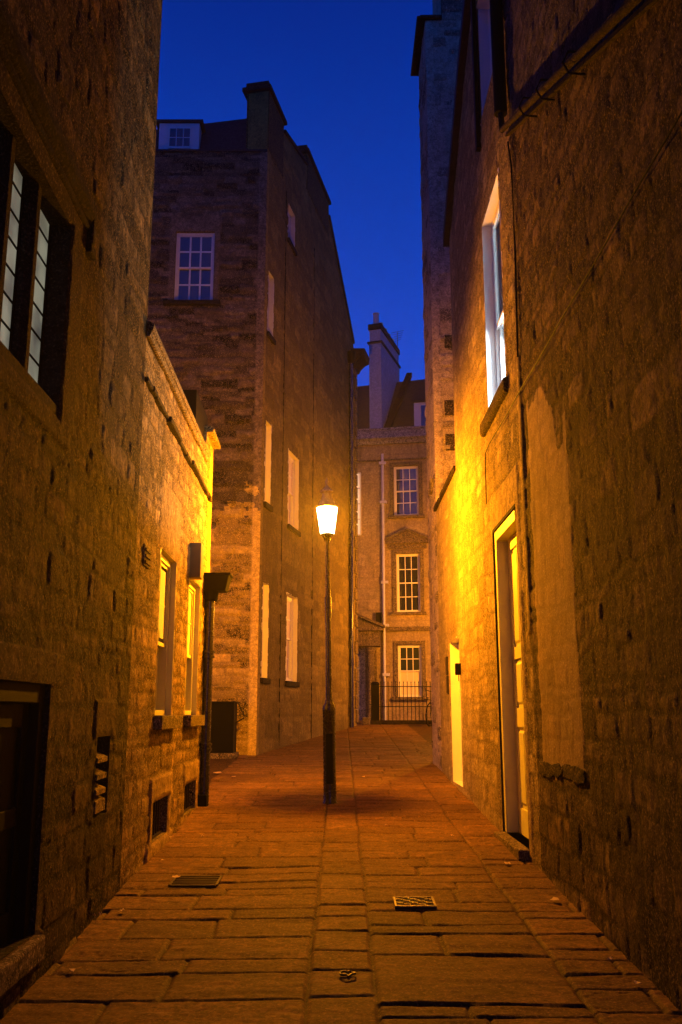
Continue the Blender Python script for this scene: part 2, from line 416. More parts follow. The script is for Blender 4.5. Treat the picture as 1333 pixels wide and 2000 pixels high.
def paving():
    R = np.random.RandomState(11)
    rows = []
    xs = np.arange(-1.85, 1.95, .0135); ys = np.concatenate([np.arange(2.2, 9, .012), np.arange(9, 18, .02), np.arange(18, 33, .035)])
    xw = np.concatenate([xs]); XX, YY = np.meshgrid(xw, ys, indexing='ij')
    # beyond the alley mouth the paving widens
    Xs = XX.copy()
    wx = XX+.010*fbm(XX*2.2, YY*2.2, 31, 3)*2; wy = YY+.013*fbm(XX*1.7, YY*2.6, 41, 3)*2
    H = np.zeros_like(XX); T = np.ones_like(XX); E = np.ones_like(XX); TI = np.zeros_like(XX)
    zones = [(-9, -.165, (.50, 1.0), (.20, .46)), (-.165, .17, None, (.24, .50)), (.17, 1.16, (.50, 1.05), (.20, .48)), (1.16, 9, (.28, .6), (.15, .42))]
    for (x0, x1, wr, hr) in zones:
        k = (wx >= x0) & (wx < x1)
        y = [1.6]
        while y[-1] < 34: y.append(y[-1]+R.uniform(*hr))
        y = np.array(y)
        if x0 == .17:   # the one very large flag in the right foreground
            a, b = 4.72, 5.50; y = np.array(sorted([q for q in y if q < a-.12 or q > b+.12]+[a, b]))
        ci = np.clip(np.searchsorted(y, wy)-1, 0, len(y)-2)
        for c in np.unique(ci[k]):
            q = k & (ci == c)
            if wr is None: L = [x0, x1]
            else:
                L = [x1 if x0 < -1 else x0]; lim = 4.0
                dirn = -1 if x0 < -1 else 1
                while abs(L[-1]-L[0]) < 2.2: L.append(L[-1]+dirn*R.uniform(*wr))
                if x0 == .17:
                    L = [.17, 1.16] if (R.rand() < .25 or abs(y[c]-4.72) < .01) else [.17, .17+R.uniform(.3, .7), 1.16]
                L = sorted(L)
                if x0 < -1: L[0] -= 8
                if x0 > 1: L[-1] += 8
            L = np.array(L); j = np.clip(np.searchsorted(L, wx[q])-1, 0, len(L)-2)
            n = len(L); t = R.rand(n); tx = R.uniform(-1, 1, n); ty = R.uniform(-1, 1, n)
            dx = np.minimum(wx[q]-L[j], L[j+1]-wx[q]); dy = np.minimum(wy[q]-y[c], y[c+1]-wy[q])
            d = np.minimum(dx*1.15, dy)
            jw = .007+.014*(vnoise(XX[q]*5, YY[q]*5, 3)+.3)
            e = np.clip((d-jw*.5)/.011, 0, 1); e = e*e*(3-2*e)
            cx = (wx[q]-(L[j]+L[j+1])/2); cy = wy[q]-(y[c]+y[c+1])/2
            H[q] = (t[j]-.5)*.007+cx*tx[j]*.010+cy*ty[j]*.013-.015*(1-e)
            T[q] = (.66+.62*np.modf(t[j]*57.1)[0])*(.16+.84*e); E[q] = e; TI[q] = np.modf(t[j]*23.1)[0]-.5
    flake = fbm(XX*3.5, YY*13, 51, 5, .6); crack = np.abs(fbm(XX*2.2, YY*8, 61, 4))
    H = H+.006*flake*E-.012*np.clip(1-crack/.02, 0, 1)*E*(vnoise(XX*1.3, YY*1.3, 8) > .02)+.02*fbm(XX*.8, YY*.8, 71, 2)
    T = T*(1+.35*fbm(XX*2, YY*5, 81, 4))
    far = YY > 17
    V = np.stack([XX, YY, gz(YY)+H], -1).reshape(-1, 3)
    # cross slope towards the walls edges: leave flat
    ns, nz = XX.shape; idx = np.arange(ns*nz).reshape(ns, nz)
    Q = np.stack([idx[:-1, :-1], idx[1:, :-1], idx[1:, 1:], idx[:-1, 1:]], -1).reshape(-1, 4)
    me = bpy.data.meshes.new('paving'); me.vertices.add(len(V)); me.vertices.foreach_set('co', V.astype(np.float32).ravel())
    me.loops.add(Q.size); me.loops.foreach_set('vertex_index', Q.astype(np.int32).ravel())
    me.polygons.add(len(Q)); me.polygons.foreach_set('loop_start', np.arange(0, Q.size, 4, dtype=np.int32)); me.polygons.foreach_set('use_smooth', np.ones(len(Q), bool))
    me.update(); ca = me.color_attributes.new('tone', 'FLOAT_COLOR', 'POINT')
    t = np.ones((len(V), 4), np.float32); tf = T.ravel()
    t[:, 0] = tf*(1+.1*TI.ravel()); t[:, 1] = tf; t[:, 2] = tf*(1-.2*TI.ravel()); ca.data.foreach_set('color', t.ravel())
    me.materials.append(M['paving']); o = bpy.data.objects.new('paving', me); COL.objects.link(o)
    tag(o, kind='structure')
paving()
# plain yard surfaces at both sides of the far end
yb = MB()
yb.face([(-9, 11.5, gz(11.5)+.0), (-1.84, 11.5, gz(11.5)+.0), (-1.84, 33, gz(33)), (-9, 33, gz(33))])
yb.face([(1.94, 16, gz(16)), (12, 16, gz(16)), (12, 33, gz(33)), (1.94, 33, gz(33))])
tag(yb.build('yard', M['paving']), kind='structure')

# ================================================================== LEFT NEAR: tall house
FL = Fr((-1.45, 0), (-.019, 1), -1)     # outward = +X
def rough(h, t, ti, s, z, k, a, ta):
    n1 = fbm(s*11, z*9, k, 4, .62); n2 = fbm(s*3, z*3, k+40, 3); n3 = np.abs(fbm(s*8, z*7, k+80, 3, .6))
    h = h+a*n1+a*.8*n2+a*.8*(.22-n3)
    t = np.where(np.modf(np.abs(ti)*77.7)[0] > .955, t*1.7, t)      # a few pale replaced stones
    return h, t*np.clip(1+ta*(n1+.7*n2)-1.2*np.clip(.06-n3, 0, 1)*ta*7, .18, 2), ti
def st_left(s, z):
    h, t, ti = rough(*masonry(s, z, 101, (.08, .24), (.10, .50), amp=.0055, off=.007, nz=.002, rnd=1.2, wob=.032, joint=.018, jt=.10), s, z, 151, .008, .6)
    return h*np.clip(.65+.12*(s-4.5), .55, .9), t, ti
def st_left2(s, z): return rough(*masonry(s, z, 131, (.08, .18), (.10, .36), amp=.007, off=.005, nz=.002, rnd=1.0, wob=.028, joint=.017, jt=.2), s, z, 161, .006, .6)
tall = thing('tall_stone_house', (-1.6, 5, gz(5)), 'tall dark honey rubble stone house at near left with leaded mullioned window', 'house')
SA = 7.02
LW = (3.05, 4.80, 3.12, 4.27)      # leaded window opening
LD = (3.70, 5.00, .46, 1.70)       # black door opening
LV = (6.10, 6.47, .90, 1.40)       # louvred vent opening
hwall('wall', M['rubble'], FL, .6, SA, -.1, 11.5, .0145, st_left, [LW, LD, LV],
      [(2.9, 5.08, 4.27, 4.44, .012, .30), (4.80, 5.07, 3.12, 4.27, .010, .22), (2.9, 5.0, 3.0, 3.12, .012, .45), (3.6, 5.05, .30, .46, .03, .8), (3.6, 5.2, 1.70, 1.86, .008, .8), (6.0, 6.6, 1.40, 1.62, .01, .85)], tall, depth=4)
hood = MB(); hood.prof(FL, 2.8, 5.10, [(-.02,4.44),(.03,4.45),(.055,4.50),(.06,4.55),(.03,4.59),(-.02,4.61)])
hood.prof(FL, 2.8, 5.06, [(-.02,4.38),(.03,4.39),(.035,4.425),(-.02,4.435)])
hood.fbox(FL, 5.10, 5.16, 4.33, 4.60, -.02, .045); hood.fbox(FL, 5.09, 5.22, 4.27, 4.34, -.02, .04)
hood.build('hood_mould', M['hoodstone'], tall, bevel=.012)
wl = MB(); wl.fbox(FL, 3.05, 4.80, 3.08, 3.19, -.14, -.005)
wl.build('window', M['dark_stone'], tall, bevel=.01)
wlo = bpy.data.objects['window']
reveal(FL, *LW, .14, M['dark_stone'], wlo)
for x in (3.135, 3.555, 3.975, 4.395):
    b = MB(); b.hexa([FL(x-.025,3.19,-.055),FL(x+.025,3.19,-.055),FL(x+.072,3.19,-.085),FL(x+.072,3.19,-.13),FL(x-.072,3.19,-.13),FL(x-.072,3.19,-.085)],
                     [FL(x-.025,4.27,-.055),FL(x+.025,4.27,-.055),FL(x+.072,4.27,-.085),FL(x+.072,4.27,-.13),FL(x-.072,4.27,-.13),FL(x-.072,4.27,-.085)])
    b.build('mullion', M['dark_stone'], wlo)
for p0, p1 in ((3.207, 3.483), (3.627, 3.903), (4.047, 4.323), (4.467, 4.80)):
    MB().fbox(FL, p0, p1, 3.15, 4.27, -.135, -.122).build('pane', M['lit_lead'], wlo)
    b = MB()
    for k in range(1, 8): z = 3.12+k*.148; b.fbox(FL, p0, p1, z-.006, z+.006, -.122, -.117)
    b.fbox(FL, p0, p0+.015, 3.15, 4.27, -.124, -.112); b.fbox(FL, p1-.015, p1, 3.15, 4.27, -.124, -.112)
    b.build('lead_bars', M['blackmatt'], wlo)
MB().fbox(FL, 3.0, 4.85, 3.1, 4.3, -.2, -.19).build('room_backing', M['blackmatt'], wlo)
# black door low in the wall
d = MB(); a0, a1, z0, z1 = LD
d.fbox(FL, a0, a0+.09, z0, z1, -.16, -.03); d.fbox(FL, a1-.09, a1, z0, z1, -.16, -.03); d.fbox(FL, a0+.09, a1-.09, z1-.10, z1, -.16, -.03)
do = d.build('door', M['blackmatt'], tall, bevel=.006)
reveal(FL, *LD, .16, M['dark_stone'], do)
for q0, q1 in ((3.79, 4.345), (4.355, 4.91)):
    b = MB().fbox(FL, q0, q1, z0, z1-.1, -.14, -.10)
    b.fbox(FL, q0+.0, q0+.09, z0, z1-.1, -.10, -.08); b.fbox(FL, q1-.09, q1, z0, z1-.1, -.10, -.08)
    b.fbox(FL, q0+.09, q1-.09, z1-.22, z1-.1, -.10, -.081); b.fbox(FL, q0+.09, q1-.09, z0, z0+.14, -.10, -.081); b.fbox(FL, q0+.09, q1-.09, 1.0, 1.09, -.10, -.081)
    b.build('leaf', M['blackmatt'], do, bevel=.004)
b = MB().fbox(FL, 3.6, 5.03, .33, .455, -.1, .05); b.build('door_sill', M['ashlar'], tall, bevel=.015)
# louvred vent
b = MB(); a0, a1, z0, z1 = LV
b.fbox(FL, a1-.03, a1, z0, z1, -.18, -.09); b.fbox(FL, a0, a0+.03, z0, z1, -.18, -.09); b.fbox(FL, a0+.03, a1-.03, z1-.03, z1, -.18, -.09)
vo = b.build('vent', M['dark_stone'], tall, bevel=.004)
reveal(FL, *LV, .2, M['dark_stone'], vo)
for k, z in enumerate((.925, 1.035, 1.13, 1.235)):
    hh = .075 if k == 0 else .034
    b = MB().hexa([FL(a0+.0,z,.012),FL(a1-.08,z,.006),FL(a1-.045,z+.05,-.13),FL(a0+.0,z+.05,-.13)], [FL(a0+.0,z+hh,.012),FL(a1-.08,z+hh,.006),FL(a1-.045,z+hh+.05,-.13),FL(a0+.0,z+hh+.05,-.13)])
    b.build('slat', M['bfront_low'], vo, bevel=.003)
MB().fbox(FL, a0, a1, z0, z1, -.21, -.2).build('vent_backing', M['blackmatt'], vo)
# roof line, out of view but there
MB().fbox(FL, .6, SA, 11.5, 11.7, -4, .1).build('cornice', M['ashlar'], tall)

# ================================================================== LEFT: low house
low = thing('low_stone_house', (-1.65, 9.3, gz(9.3)), 'low rubble stone house on the left with two cream sash windows and a parapet', 'house')
SB = 11.62
W1 = (8.13, 9.0, 1.53, 3.0); W2 = (9.90, 10.78, 1.53, 3.0)
C1 = (8.19, 9.0, .47, .80); C2 = (10.06, 10.94, .50, .81)
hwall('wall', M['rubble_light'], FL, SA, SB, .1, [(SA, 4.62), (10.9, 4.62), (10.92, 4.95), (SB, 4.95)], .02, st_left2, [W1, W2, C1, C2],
      [(8.0, 9.14, 3.0, 3.62, .006, 1.0), (9.78, 10.92, 3.0, 3.3, .006, 1.0), (8.04, 9.10, .80, 1.0, .02, 1.05), (9.93, 11.04, .81, 1.01, .02, 1.05),
       (9.0, 9.10, .40, .80, .015, .9), (8.05, 8.19, .40, .80, .015, .9), (7.95, 9.2, .36, .47, .02, .9), (10.94, 11.02, .5, .81, .015, .9), (11.3, SB, .1, 4.9, .004, 1.05)], low, depth=3)
cp = MB().prof(FL, SA-.0, 10.88, [(-.30,4.60),(.05,4.60),(.06,4.63),(.055,4.66),(.02,4.68),(-.30,4.70)]); cp.prof(FL, SA, 10.88, [(-.0,4.545),(.03,4.55),(.045,4.597),(-.0,4.598)])
cp.build('coping', M['ashlar'], low, bevel=.006)
b = MB()
rr = random.Random(4); x = SA
while x < 11.3:
    L = rr.uniform(.15, .5); pr = rr.uniform(.03, .06); hh = rr.uniform(.03, .055)
    b.fbox(FL, x+.008, min(x+L, 11.35), 4.185-hh/2+rr.uniform(-.006, .006), 4.185+hh/2, -.02, pr); x += L
b.build('string_course', M['dark_stone'], low, bevel=.01)
b = MB().fbox(FL, 10.15, 11.2, 4.705, 5.22, -.60, -.03); b.build('roof_hatch', M['blackmatt'], low, bevel=.01)
b = MB().prof(FL, 10.93, SB+.09, [(-.5,4.95),(.08,4.95),(.09,4.99),(.06,5.03),(-.5,5.06)]); b.build('end_coping', M['ashlar'], low, bevel=.008)
for i, (a0, a1, z0, z1) in enumerate((W1, W2)):
    wo = sash_window(FL, low, a0, a1, z0, z1, rec=.085, cols=2, rt=2, rb=1, paint='cream', glass='glassg', top_mat='curtain' if i else None, rev='cream', frame_w=.06, meet=2.18, stepin=.06, bar=.02,
                     label='cream sash window nearer the camera with a curtain' if i == 0 else 'cream sash window beside the downpipe')
    if i == 0:   # looped curtain seen through the upper sash
        b = MB(); n = 12; prev = None
        for k in range(n+1):
            f = k/n; z = 2.24+f*(z1-.12-2.24); wd = .20+.22*math.sin(f*math.pi)**2+.10*f
            row = [FL(a1-.13-wd+wd*j/8, z, -.083+.004*(j % 2)) for j in range(9)]
            if prev:
                for j in range(8): b.face([prev[j], prev[j+1], row[j+1], row[j]])
            prev = row
        b.build('curtain', M['curtain'], wo, smooth=2)
    MBv = MB().fbox(FL, a0-.04, a1+.22, z0-.12, z0, -.11, .075); MBv.build('sill', M['ashlar'], wo, bevel=.008)
for i, (a0, a1, z0, z1) in enumerate((C1, C2)):
    g = MB(); 
    for k in range(1, 7): x = a0+(a1-a0)*k/7; g.tube([FL(x, z0, -.06), FL(x, z1, -.06)], .009, 6)
    g.fbox(FL, a0, a1, z0+.0, z0+.02, -.08, -.04)
    go = g.build('cellar_grille', M['iron'], low); reveal(FL, a0, a1, z0, z1, .18, M['ashlar'], go)
    MB().fbox(FL, a0, a1, z0, z1, -.2, -.19).build('cellar_backing', M['blackmatt'], go)
g = MB().fbox(FL, 7.28, 7.52, 2.71, 2.88, -.01, .015)
for k in range(3): g.fbox(FL, 7.30, 7.50, 2.728+k*.05, 2.752+k*.05, .015, .028)
g.build('air_brick', M['ashlar'], low, bevel=.004)
# downpipe with hopper head at the end of the low house
px_, py_ = -1.60, 11.22; z0 = gz(py_)
b = MB().lathe((px_, py_, 0), [(.058,z0),(.058,2.96)], 16); dp = b.build('downpipe', M['black'], low, smooth=True)
for z in (z0+.62, z0+1.7):
    MB().lathe((px_, py_, 0), [(.060,z),(.078,z+.005),(.078,z+.03),(.068,z+.035),(.068,z+.06),(.078,z+.065),(.078,z+.09),(.060,z+.095)], 16).build('collar', M['black'], dp, smooth=True)
MB().box(px_-.10, px_+.045, py_-.09, py_+.09, z0-.01, z0+.13).build('shoe', M['blackmatt'], dp, bevel=.01)
hx = px_+.065
b = MB().hexa([(hx-.12,py_-.11,3.0),(hx+.13,py_-.11,3.0),(hx+.13,py_+.12,3.0),(hx-.12,py_+.12,3.0)], [(hx-.17,py_-.15,3.19),(hx+.18,py_-.15,3.19),(hx+.18,py_+.15,3.19),(hx-.17,py_+.15,3.19)])
b.box(hx-.185, hx+.195, py_-.165, py_+.165, 3.19, 3.215)
ho = b.build('hopper_head', M['blackmatt'], low, bevel=.006)
MB().lathe((px_+.01, py_, 0), [(.06,2.88),(.085,2.90),(.09,2.96),(.10,3.005)], 16).build('hopper_outlet', M['blackmatt'], ho, smooth=True)
b = MB().box(-1.66, -1.515, 9.85, 10.04, 2.98, 3.36); b.build('alarm_box', M['greybox'], low, bevel=.008)
MB().tube([FL(11.36, .5, .012), FL(11.37, 1.6, .014), FL(11.35, 3.0, .012)], .009, 6).build('wall_cable', M['blackmatt'], low)

# ================================================================== LEFT FAR: tall terrace with blank side
big = thing('terrace_house', (-1.59, 17.8, gz(17.8)), 'tall dark stone terrace behind the low house, with smooth side wall and chimney stacks', 'house')
FB = Fr((-1.59, 17.8), (-1, 0), 1)      # front, s to the left, outward -Y
FS = Fr((-1.59, 17.8), (.2077, .978), -1)   # side along the alley
def st_b(s, z): return masonry(s, z, 201, (.05, .19), (.18, .66), amp=.030, off=.028, nz=.012, rnd=1.5, wob=.03)
def st_side(s, z):
    h, t, ti = masonry(s, z, 231, (.12, .32), (.25, .8), amp=.012, off=.009, nz=.010, rnd=.75, wob=.02, joint=.012)
    return h, t*(1+.5*fbm(s*1.2, z*.35, 9, 4)), ti
BW = (1.08, 1.90, 9.93, 11.52)
zone_b = lambda s, z: (z+1.3*fbm(s*.7, z*.5, 77, 4)+.5*fbm(s*3, z*7, 87, 3) < 5.3).astype(np.int32)  # paler stone below a ragged height, darker stone above
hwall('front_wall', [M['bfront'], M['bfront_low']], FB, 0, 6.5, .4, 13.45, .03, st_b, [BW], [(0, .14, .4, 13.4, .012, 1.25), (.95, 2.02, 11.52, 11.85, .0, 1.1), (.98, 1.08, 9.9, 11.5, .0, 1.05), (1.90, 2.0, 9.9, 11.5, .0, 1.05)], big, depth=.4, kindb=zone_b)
wo = sash_window(FB, big, *BW, rec=.10, cols=3, rt=2, rb=2, paint='whitedull', rev='ashlar', bar=.034, frame_w=.045, label='twelve-pane sash window reflecting blue sky')
MB().fbox(FB, .92, 2.10, 9.83, 9.93, -.1, .07).build('sill', M['dark_stone'], wo, bevel=.01)
# side profile
prof = [(0, 13.45), (.01, 14.9), (1.24, 14.9), (1.26, 14.72), (3.44, 15.25), (3.46, 15.45), (5.95, 15.45), (5.97, 15.2), (9.4, 12.9), (9.72, 12.6)]
o_ = [0]
def s2(u, v): return FS.px(u, v)
SWs = [(.26, .66, 9.35, 10.75), (.26, .66, 5.70, 7.42), (.26, .66, 2.22, 4.07), (2.05, 2.95, 5.60, 7.30), (2.05, 2.95, 2.22, 4.07), (1.75, 2.35, 12.3, 13.2)]
hwall('side_wall', M['bside'], FS, 0, 9.72, .4, prof, .035, st_side, SWs, [(0, .12, .4, 13.4, .01, 1.25), (9.3, 9.72, .4, 12.3, .03, 1.15)], big, depth=.45, zres=.05)
for i, (a0, a1, z0, z1) in enumerate(SWs):
    wo = sash_window(FS, big, a0, a1, z0, z1, rec=.13, cols=2, rt=2, rb=2, paint='white' if z0 < 9 else 'whitedull', rev='white' if z0 < 9 else 'whitedull', glass='blind' if i in (3, 4) else 'glass', frame_w=.07, bar=.03)
    MB().fbox(FS, a0-.06, a1+.08, z0-.11, z0, -.1, .05).build('sill', M['dark_stone'], wo, bevel=.01)
b = MB()
for a in (1.55, 4.3): b.fbox(FS, a, a+.010, .9, 13.4, -.01, .012)
b.build('wall_joint', M['dark_stone'], big)
# roof behind the front parapet
b = MB(); b.hexa([FB(-.0,13.46,-.05),FB(6.5,13.46,-.05),FB(6.5,13.46,-3),FB(0.0,13.46,-3)], [FB(.2,14.62,-.5),FB(6.5,13.75,-.5),FB(6.5,13.75,-3),FB(.2,14.62,-3)])
b.build('roof', M['slate'], big)
MB().fbox(FB, 0, 6.5, 13.40, 13.455, -.3, .03).build('parapet_coping', M['lead'], big, bevel=.008)
wo = MB().fbox(FB, 1.50, 2.38, 13.50, 14.16, -.5, -.08).build('dormer', M['whitedull'], big, bevel=.01)
MB().fbox(FB, 1.68, 2.16, 13.53, 14.05, -.081, -.055).build('sash', M['whitedull'], wo)
g = MB()
for k in range(3):
    x0 = 1.70+k*.152; g.fbox(FB, x0, x0+.134, 13.58, 13.78, -.06, -.052); g.fbox(FB, x0, x0+.134, 13.80, 14.01, -.06, -.052)
g.build('pane', M['glass'], wo)
MB().fbox(FB, 1.42, 2.46, 14.16, 14.22, -.6, -.03).build('dormer_roof', M['lead'], wo)
# chimney stacks on the side wall
def stack(a0, a1, zb, zt, th, mat='bside', cap=.09):
    b = MB().fbox(FS, a0, a1, zb, zt, -th, .015); so = b.build('chimney_stack', M[mat], big, bevel=.01)
    MB().fbox(FS, a0-cap, a1+cap, zt, zt+.10, -th-cap, cap*.8).build('chimney_cap', M['dark_stone'], so, bevel=.015)
    MB().fbox(FS, a0-.02, a1+.02, zt+.10, zt+.24, -th-.02, .0).build('chimney_crown', M['dark_stone'], so, bevel=.01)
    return so
stack(.02, 1.22, 13.5, 14.93, .50)
stack(3.46, 5.92, 14.6, 15.62, .62)
b = MB().prof(FS, 1.24, 3.45, [(-.40,14.90),(.05,14.90),(.05,14.97),(-.40,15.0)])
b = MB().hexa([FS(1.26,14.72,.05),FS(3.44,15.25,.05),FS(3.44,15.25,-.45),FS(1.26,14.72,-.45)], [FS(1.26,14.80,.05),FS(3.44,15.33,.05),FS(3.44,15.33,-.45),FS(1.26,14.80,-.45)])
b.build('side_coping', M['dark_stone'], big)
b = MB().hexa([FS(5.97,15.2,.05),FS(9.5,12.85,.05),FS(9.5,12.85,-.45),FS(5.97,15.2,-.45)], [FS(5.97,15.3,.05),FS(9.5,12.95,.05),FS(9.5,12.95,-.45),FS(5.97,15.3,-.45)])
b.build('rake_coping', M['dark_stone'], big)
# rear roof slope plus the cornice return at the street corner
b = MB().prof(FS, 9.1, 9.95, [(-.5,12.0),(.10,12.0),(.16,12.12),(.30,12.25),(.42,12.30),(.44,12.52),(-.5,12.60)]); b.build('cornice', M['dark_stone'], big, bevel=.015)
b = MB(); z = 1.3; k = 0
while z < 11.9:
    b.fbox(FS, 9.50-(.12 if k % 2 else 0), 9.765, z, z+.34, .0, .075); z += .39; k += 1
b.build('quoins', M['far'], big, bevel=.012)
q = FS(8.72, 0, .075); zb = gz(q.y)
dp = MB().lathe((q.x, q.y, 0), [(.06,zb),(.06,12.0)], 12).build('downpipe', M['black'], big, smooth=True)
for z in (zb+1.7, zb+3.5, zb+5.3, zb+7.1): MB().lathe((q.x, q.y, 0), [(.06,z),(.08,z+.01),(.08,z+.07),(.06,z+.08)], 12).build('collar', M['black'], dp, smooth=True)
MB().lathe((q.x, q.y, 0), [(.062,11.9),(.10,11.95),(.16,12.1),(.16,12.25)], 12).build('hopper_head', M['blackmatt'], dp, smooth=True)

# cabinet in the side passage
cx, cy = -2.18, 17.30; cz = gz(cy)+.0
cab = thing('steel_cabinet', (cx, cy, cz), 'black steel cabinet with bent side handle, standing against the tall dark terrace', 'cabinet')
MB().box(cx-.62, cx+.28, cy-.24, cy+.42, cz-.02, cz+.09).build('plinth', M['ashlar'], cab, bevel=.01)
MB().box(cx-.18, cx+.24, cy-.20, cy+.3, cz+.09, cz+.98).build('body', M['blackmatt'], cab, bevel=.008)
MB().box(cx-.55, cx-.183, cy-.18, cy+.3, cz+.09, cz+.84).build('side_box', M['blackmatt'], cab, bevel=.008)
MB().box(cx-.20, cx+.26, cy-.22, cy+.32, cz+.98, cz+1.0).build('lid', M['blackmatt'], cab, bevel=.004)
MB().tube([(cx+.25,cy,cz+.97),(cx+.30,cy,cz+.96),(cx+.41,cy,cz+.74),(cx+.40,cy,cz+.70),(cx+.25,cy,cz+.62)], .014, 8).build('handle', M['iron'], cab)

# ================================================================== RIGHT: rendered house
FR = Fr((1.57, 0), (0, 1), 1)     # outward -X
rh = thing('rendered_house', (1.6, 8, gz(8)), 'rough rendered house on the right with cream panelled door and bright lit window', 'house')
def pier_mask(s, z):
    e = .05*fbm(s*3, z*4, 911, 4); f = .5*fbm(s*2.5, z*2, 921, 4)
    return (s > 6.16+e) & (s < 7.40+e) & (z > 1.16) & (z < 3.85+f+(s-6.8)*.5)
def st_r(s, z):
    h, t, ti = rough(*masonry(s, z, 301, (.08, .24), (.12, .50), amp=.0055, off=.007, nz=.002, rnd=1.1, wob=.038, joint=.018, jt=.14), s, z, 341, .008, .65)
    q = np.clip((s-7.7)/.05, 0, 1)*np.clip(.1+.35*(s-8.5)/3, .1, .5)      # the house beyond the joint is smoother
    h = h*(1-q)*np.clip(.65+.11*(s-4.5), .55, 1); t = t*(1-q)+q; pm = pier_mask(s, z)
    return np.where(pm, .004+.4*h, h), np.where(pm, .62+.35*t, t), ti
def zone(s, z):   # slanted scar of an old roof: greyer colour above it; smooth cement patch; paler house beyond the joint, part of the lamplight in its colour
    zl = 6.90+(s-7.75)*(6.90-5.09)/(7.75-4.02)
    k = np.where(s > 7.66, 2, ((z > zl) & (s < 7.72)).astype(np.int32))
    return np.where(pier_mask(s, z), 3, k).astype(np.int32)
DR = (8.10, 9.30, .44, 3.36); D2 = (12.32, 13.42, .62, 2.54); RW = (8.30, 9.36, 4.66, 6.85); TW = (8.12, 9.22, 8.05, 9.55)
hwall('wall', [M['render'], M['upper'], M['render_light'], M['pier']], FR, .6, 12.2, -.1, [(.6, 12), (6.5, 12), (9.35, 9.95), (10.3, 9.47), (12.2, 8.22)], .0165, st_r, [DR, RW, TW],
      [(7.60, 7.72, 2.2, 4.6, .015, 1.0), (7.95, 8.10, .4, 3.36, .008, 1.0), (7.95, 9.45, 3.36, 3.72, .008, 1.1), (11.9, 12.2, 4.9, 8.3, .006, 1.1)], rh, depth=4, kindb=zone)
hwall('low_wing_wall', M['render_light'], FR, 12.2, 14.85, .3, 4.80, .025, st_r, [D2], [(13.42, 13.55, .6, 2.6, .01, 1.1), (12.2, 12.32, .6, 2.6, .01, 1.1)], rh, depth=3)
b = MB(); x = 12.2; rr = random.Random(9)
while x < 14.85:
    L = rr.uniform(.2, .4); b.fbox(FR, x+.006, min(x+L, 14.86), 4.80+rr.uniform(-.006, .006), 4.87, -.35, rr.uniform(.03, .055)); x += L
b.build('wing_coping', M['dark_stone'], rh, bevel=.01)
import bmesh
# broken foot of the smooth pier
rr = random.Random(5); b = MB(); x = 6.15
def lump(b, c, ax, ay, az, sd):
    bm = bmesh.new(); bmesh.ops.create_icosphere(bm, subdivisions=4, radius=1)
    for v in bm.verts:
        n = v.co.normalized(); k = 1+.16*math.sin(n.x*4+sd)+.13*math.sin(n.y*5+sd*2)*math.cos(n.z*4+sd)+.05*math.sin(n.y*13+sd)*math.sin(n.z*11)
        n = Vector([math.copysign(abs(q)**.7, q) for q in n])
        v.co = Vector((n.x*ax*k+c.x, n.y*ay*k+c.y, n.z*az*k+c.z))
    n0 = len(b.v); b.v += [tuple(v.co) for v in bm.verts]; b.f += [tuple(n0+v.index for v in f.verts) for f in bm.faces]; bm.free()
while x < 7.35:
    L = rr.uniform(.22, .36); lump(b, FR(x+L/2, 1.14+rr.uniform(-.02, .02), .0), rr.uniform(.012, .022), L*.55, .05, rr.random()*50); x += L*.9
b.build('pier_foot', M['render'], rh, smooth=True)
# rake boarding / verge at the top
pts = [(12.24, 8.18), (10.3, 9.47), (9.35, 9.97), (6.4, 12.1)]
b = MB()
for (p, q_) in zip(pts[:-1], pts[1:]):
    b.hexa([FR(p[0],p[1]-.02,.09),FR(q_[0],q_[1]-.02,.09),FR(q_[0],q_[1]-.02,-.3),FR(p[0],p[1]-.02,-.3)], [FR(p[0],p[1]+.16,.09),FR(q_[0],q_[1]+.16,.09),FR(q_[0],q_[1]+.16,-.3),FR(p[0],p[1]+.16,-.3)])
b.build('verge', M['lead'], rh)
# downpipe turning into the slanted run
P = [FR(7.66, 12.5, .07), FR(7.66, 7.05, .07), FR(7.60, 6.84, .075), FR(6.0, 6.06, .075), FR(3.5, 4.84, .075)]
dp = MB().tube(P[:2], .062, 12).build('downpipe', M['blackmatt'], rh, smooth=True)
sl = MB().tube(P[1:], .028, 12).build('slanted_pipe', M['dark_stone'], rh, smooth=True)
for s_ in (6.55, 5.95, 5.2): z = 6.84+(s_-7.6)*.4875; MB().tube([FR(s_, z+.07, -.02), FR(s_, z+.07, .10), FR(s_-.01, z-.02, .14), FR(s_, z-.09, .10), FR(s_, z-.10, -.02)], .008, 6).build('pipe_bracket', M['blackmatt'], sl)
b = MB().hexa([FR(7.7,6.84,.0),FR(3.4,4.74,.0),FR(3.4,4.74,.03),FR(7.7,6.84,.03)], [FR(7.7,6.90,.0),FR(3.4,4.80,.0),FR(3.4,4.78,.02),FR(7.7,6.88,.02)])
b.build('roof_scar', M['dark_stone'], rh)
# cable across the wall
pts = [FR(3.2, 4.20, .03)]
for k in range(1, 24):
    s_ = 3.2+(9.45-3.2)*k/24; pts.append(FR(s_, 4.20+.08*k/24-.004*math.sin(k*1.05), .03))
pts += [FR(9.47, 4.26, .03), FR(9.53, 4.1, .025), FR(9.55, 3.72, .025)]
MB().tube(pts, .0055, 6).build('wall_cable', M['blackmatt'], rh)
MB().tube([FR(7.58, 6.7, .03), FR(7.5, 6.4, .025), FR(7.52, 5.6, .02), FR(7.60, 4.6, .02)], .009, 6).build('hanging_cable', M['blackmatt'], rh)
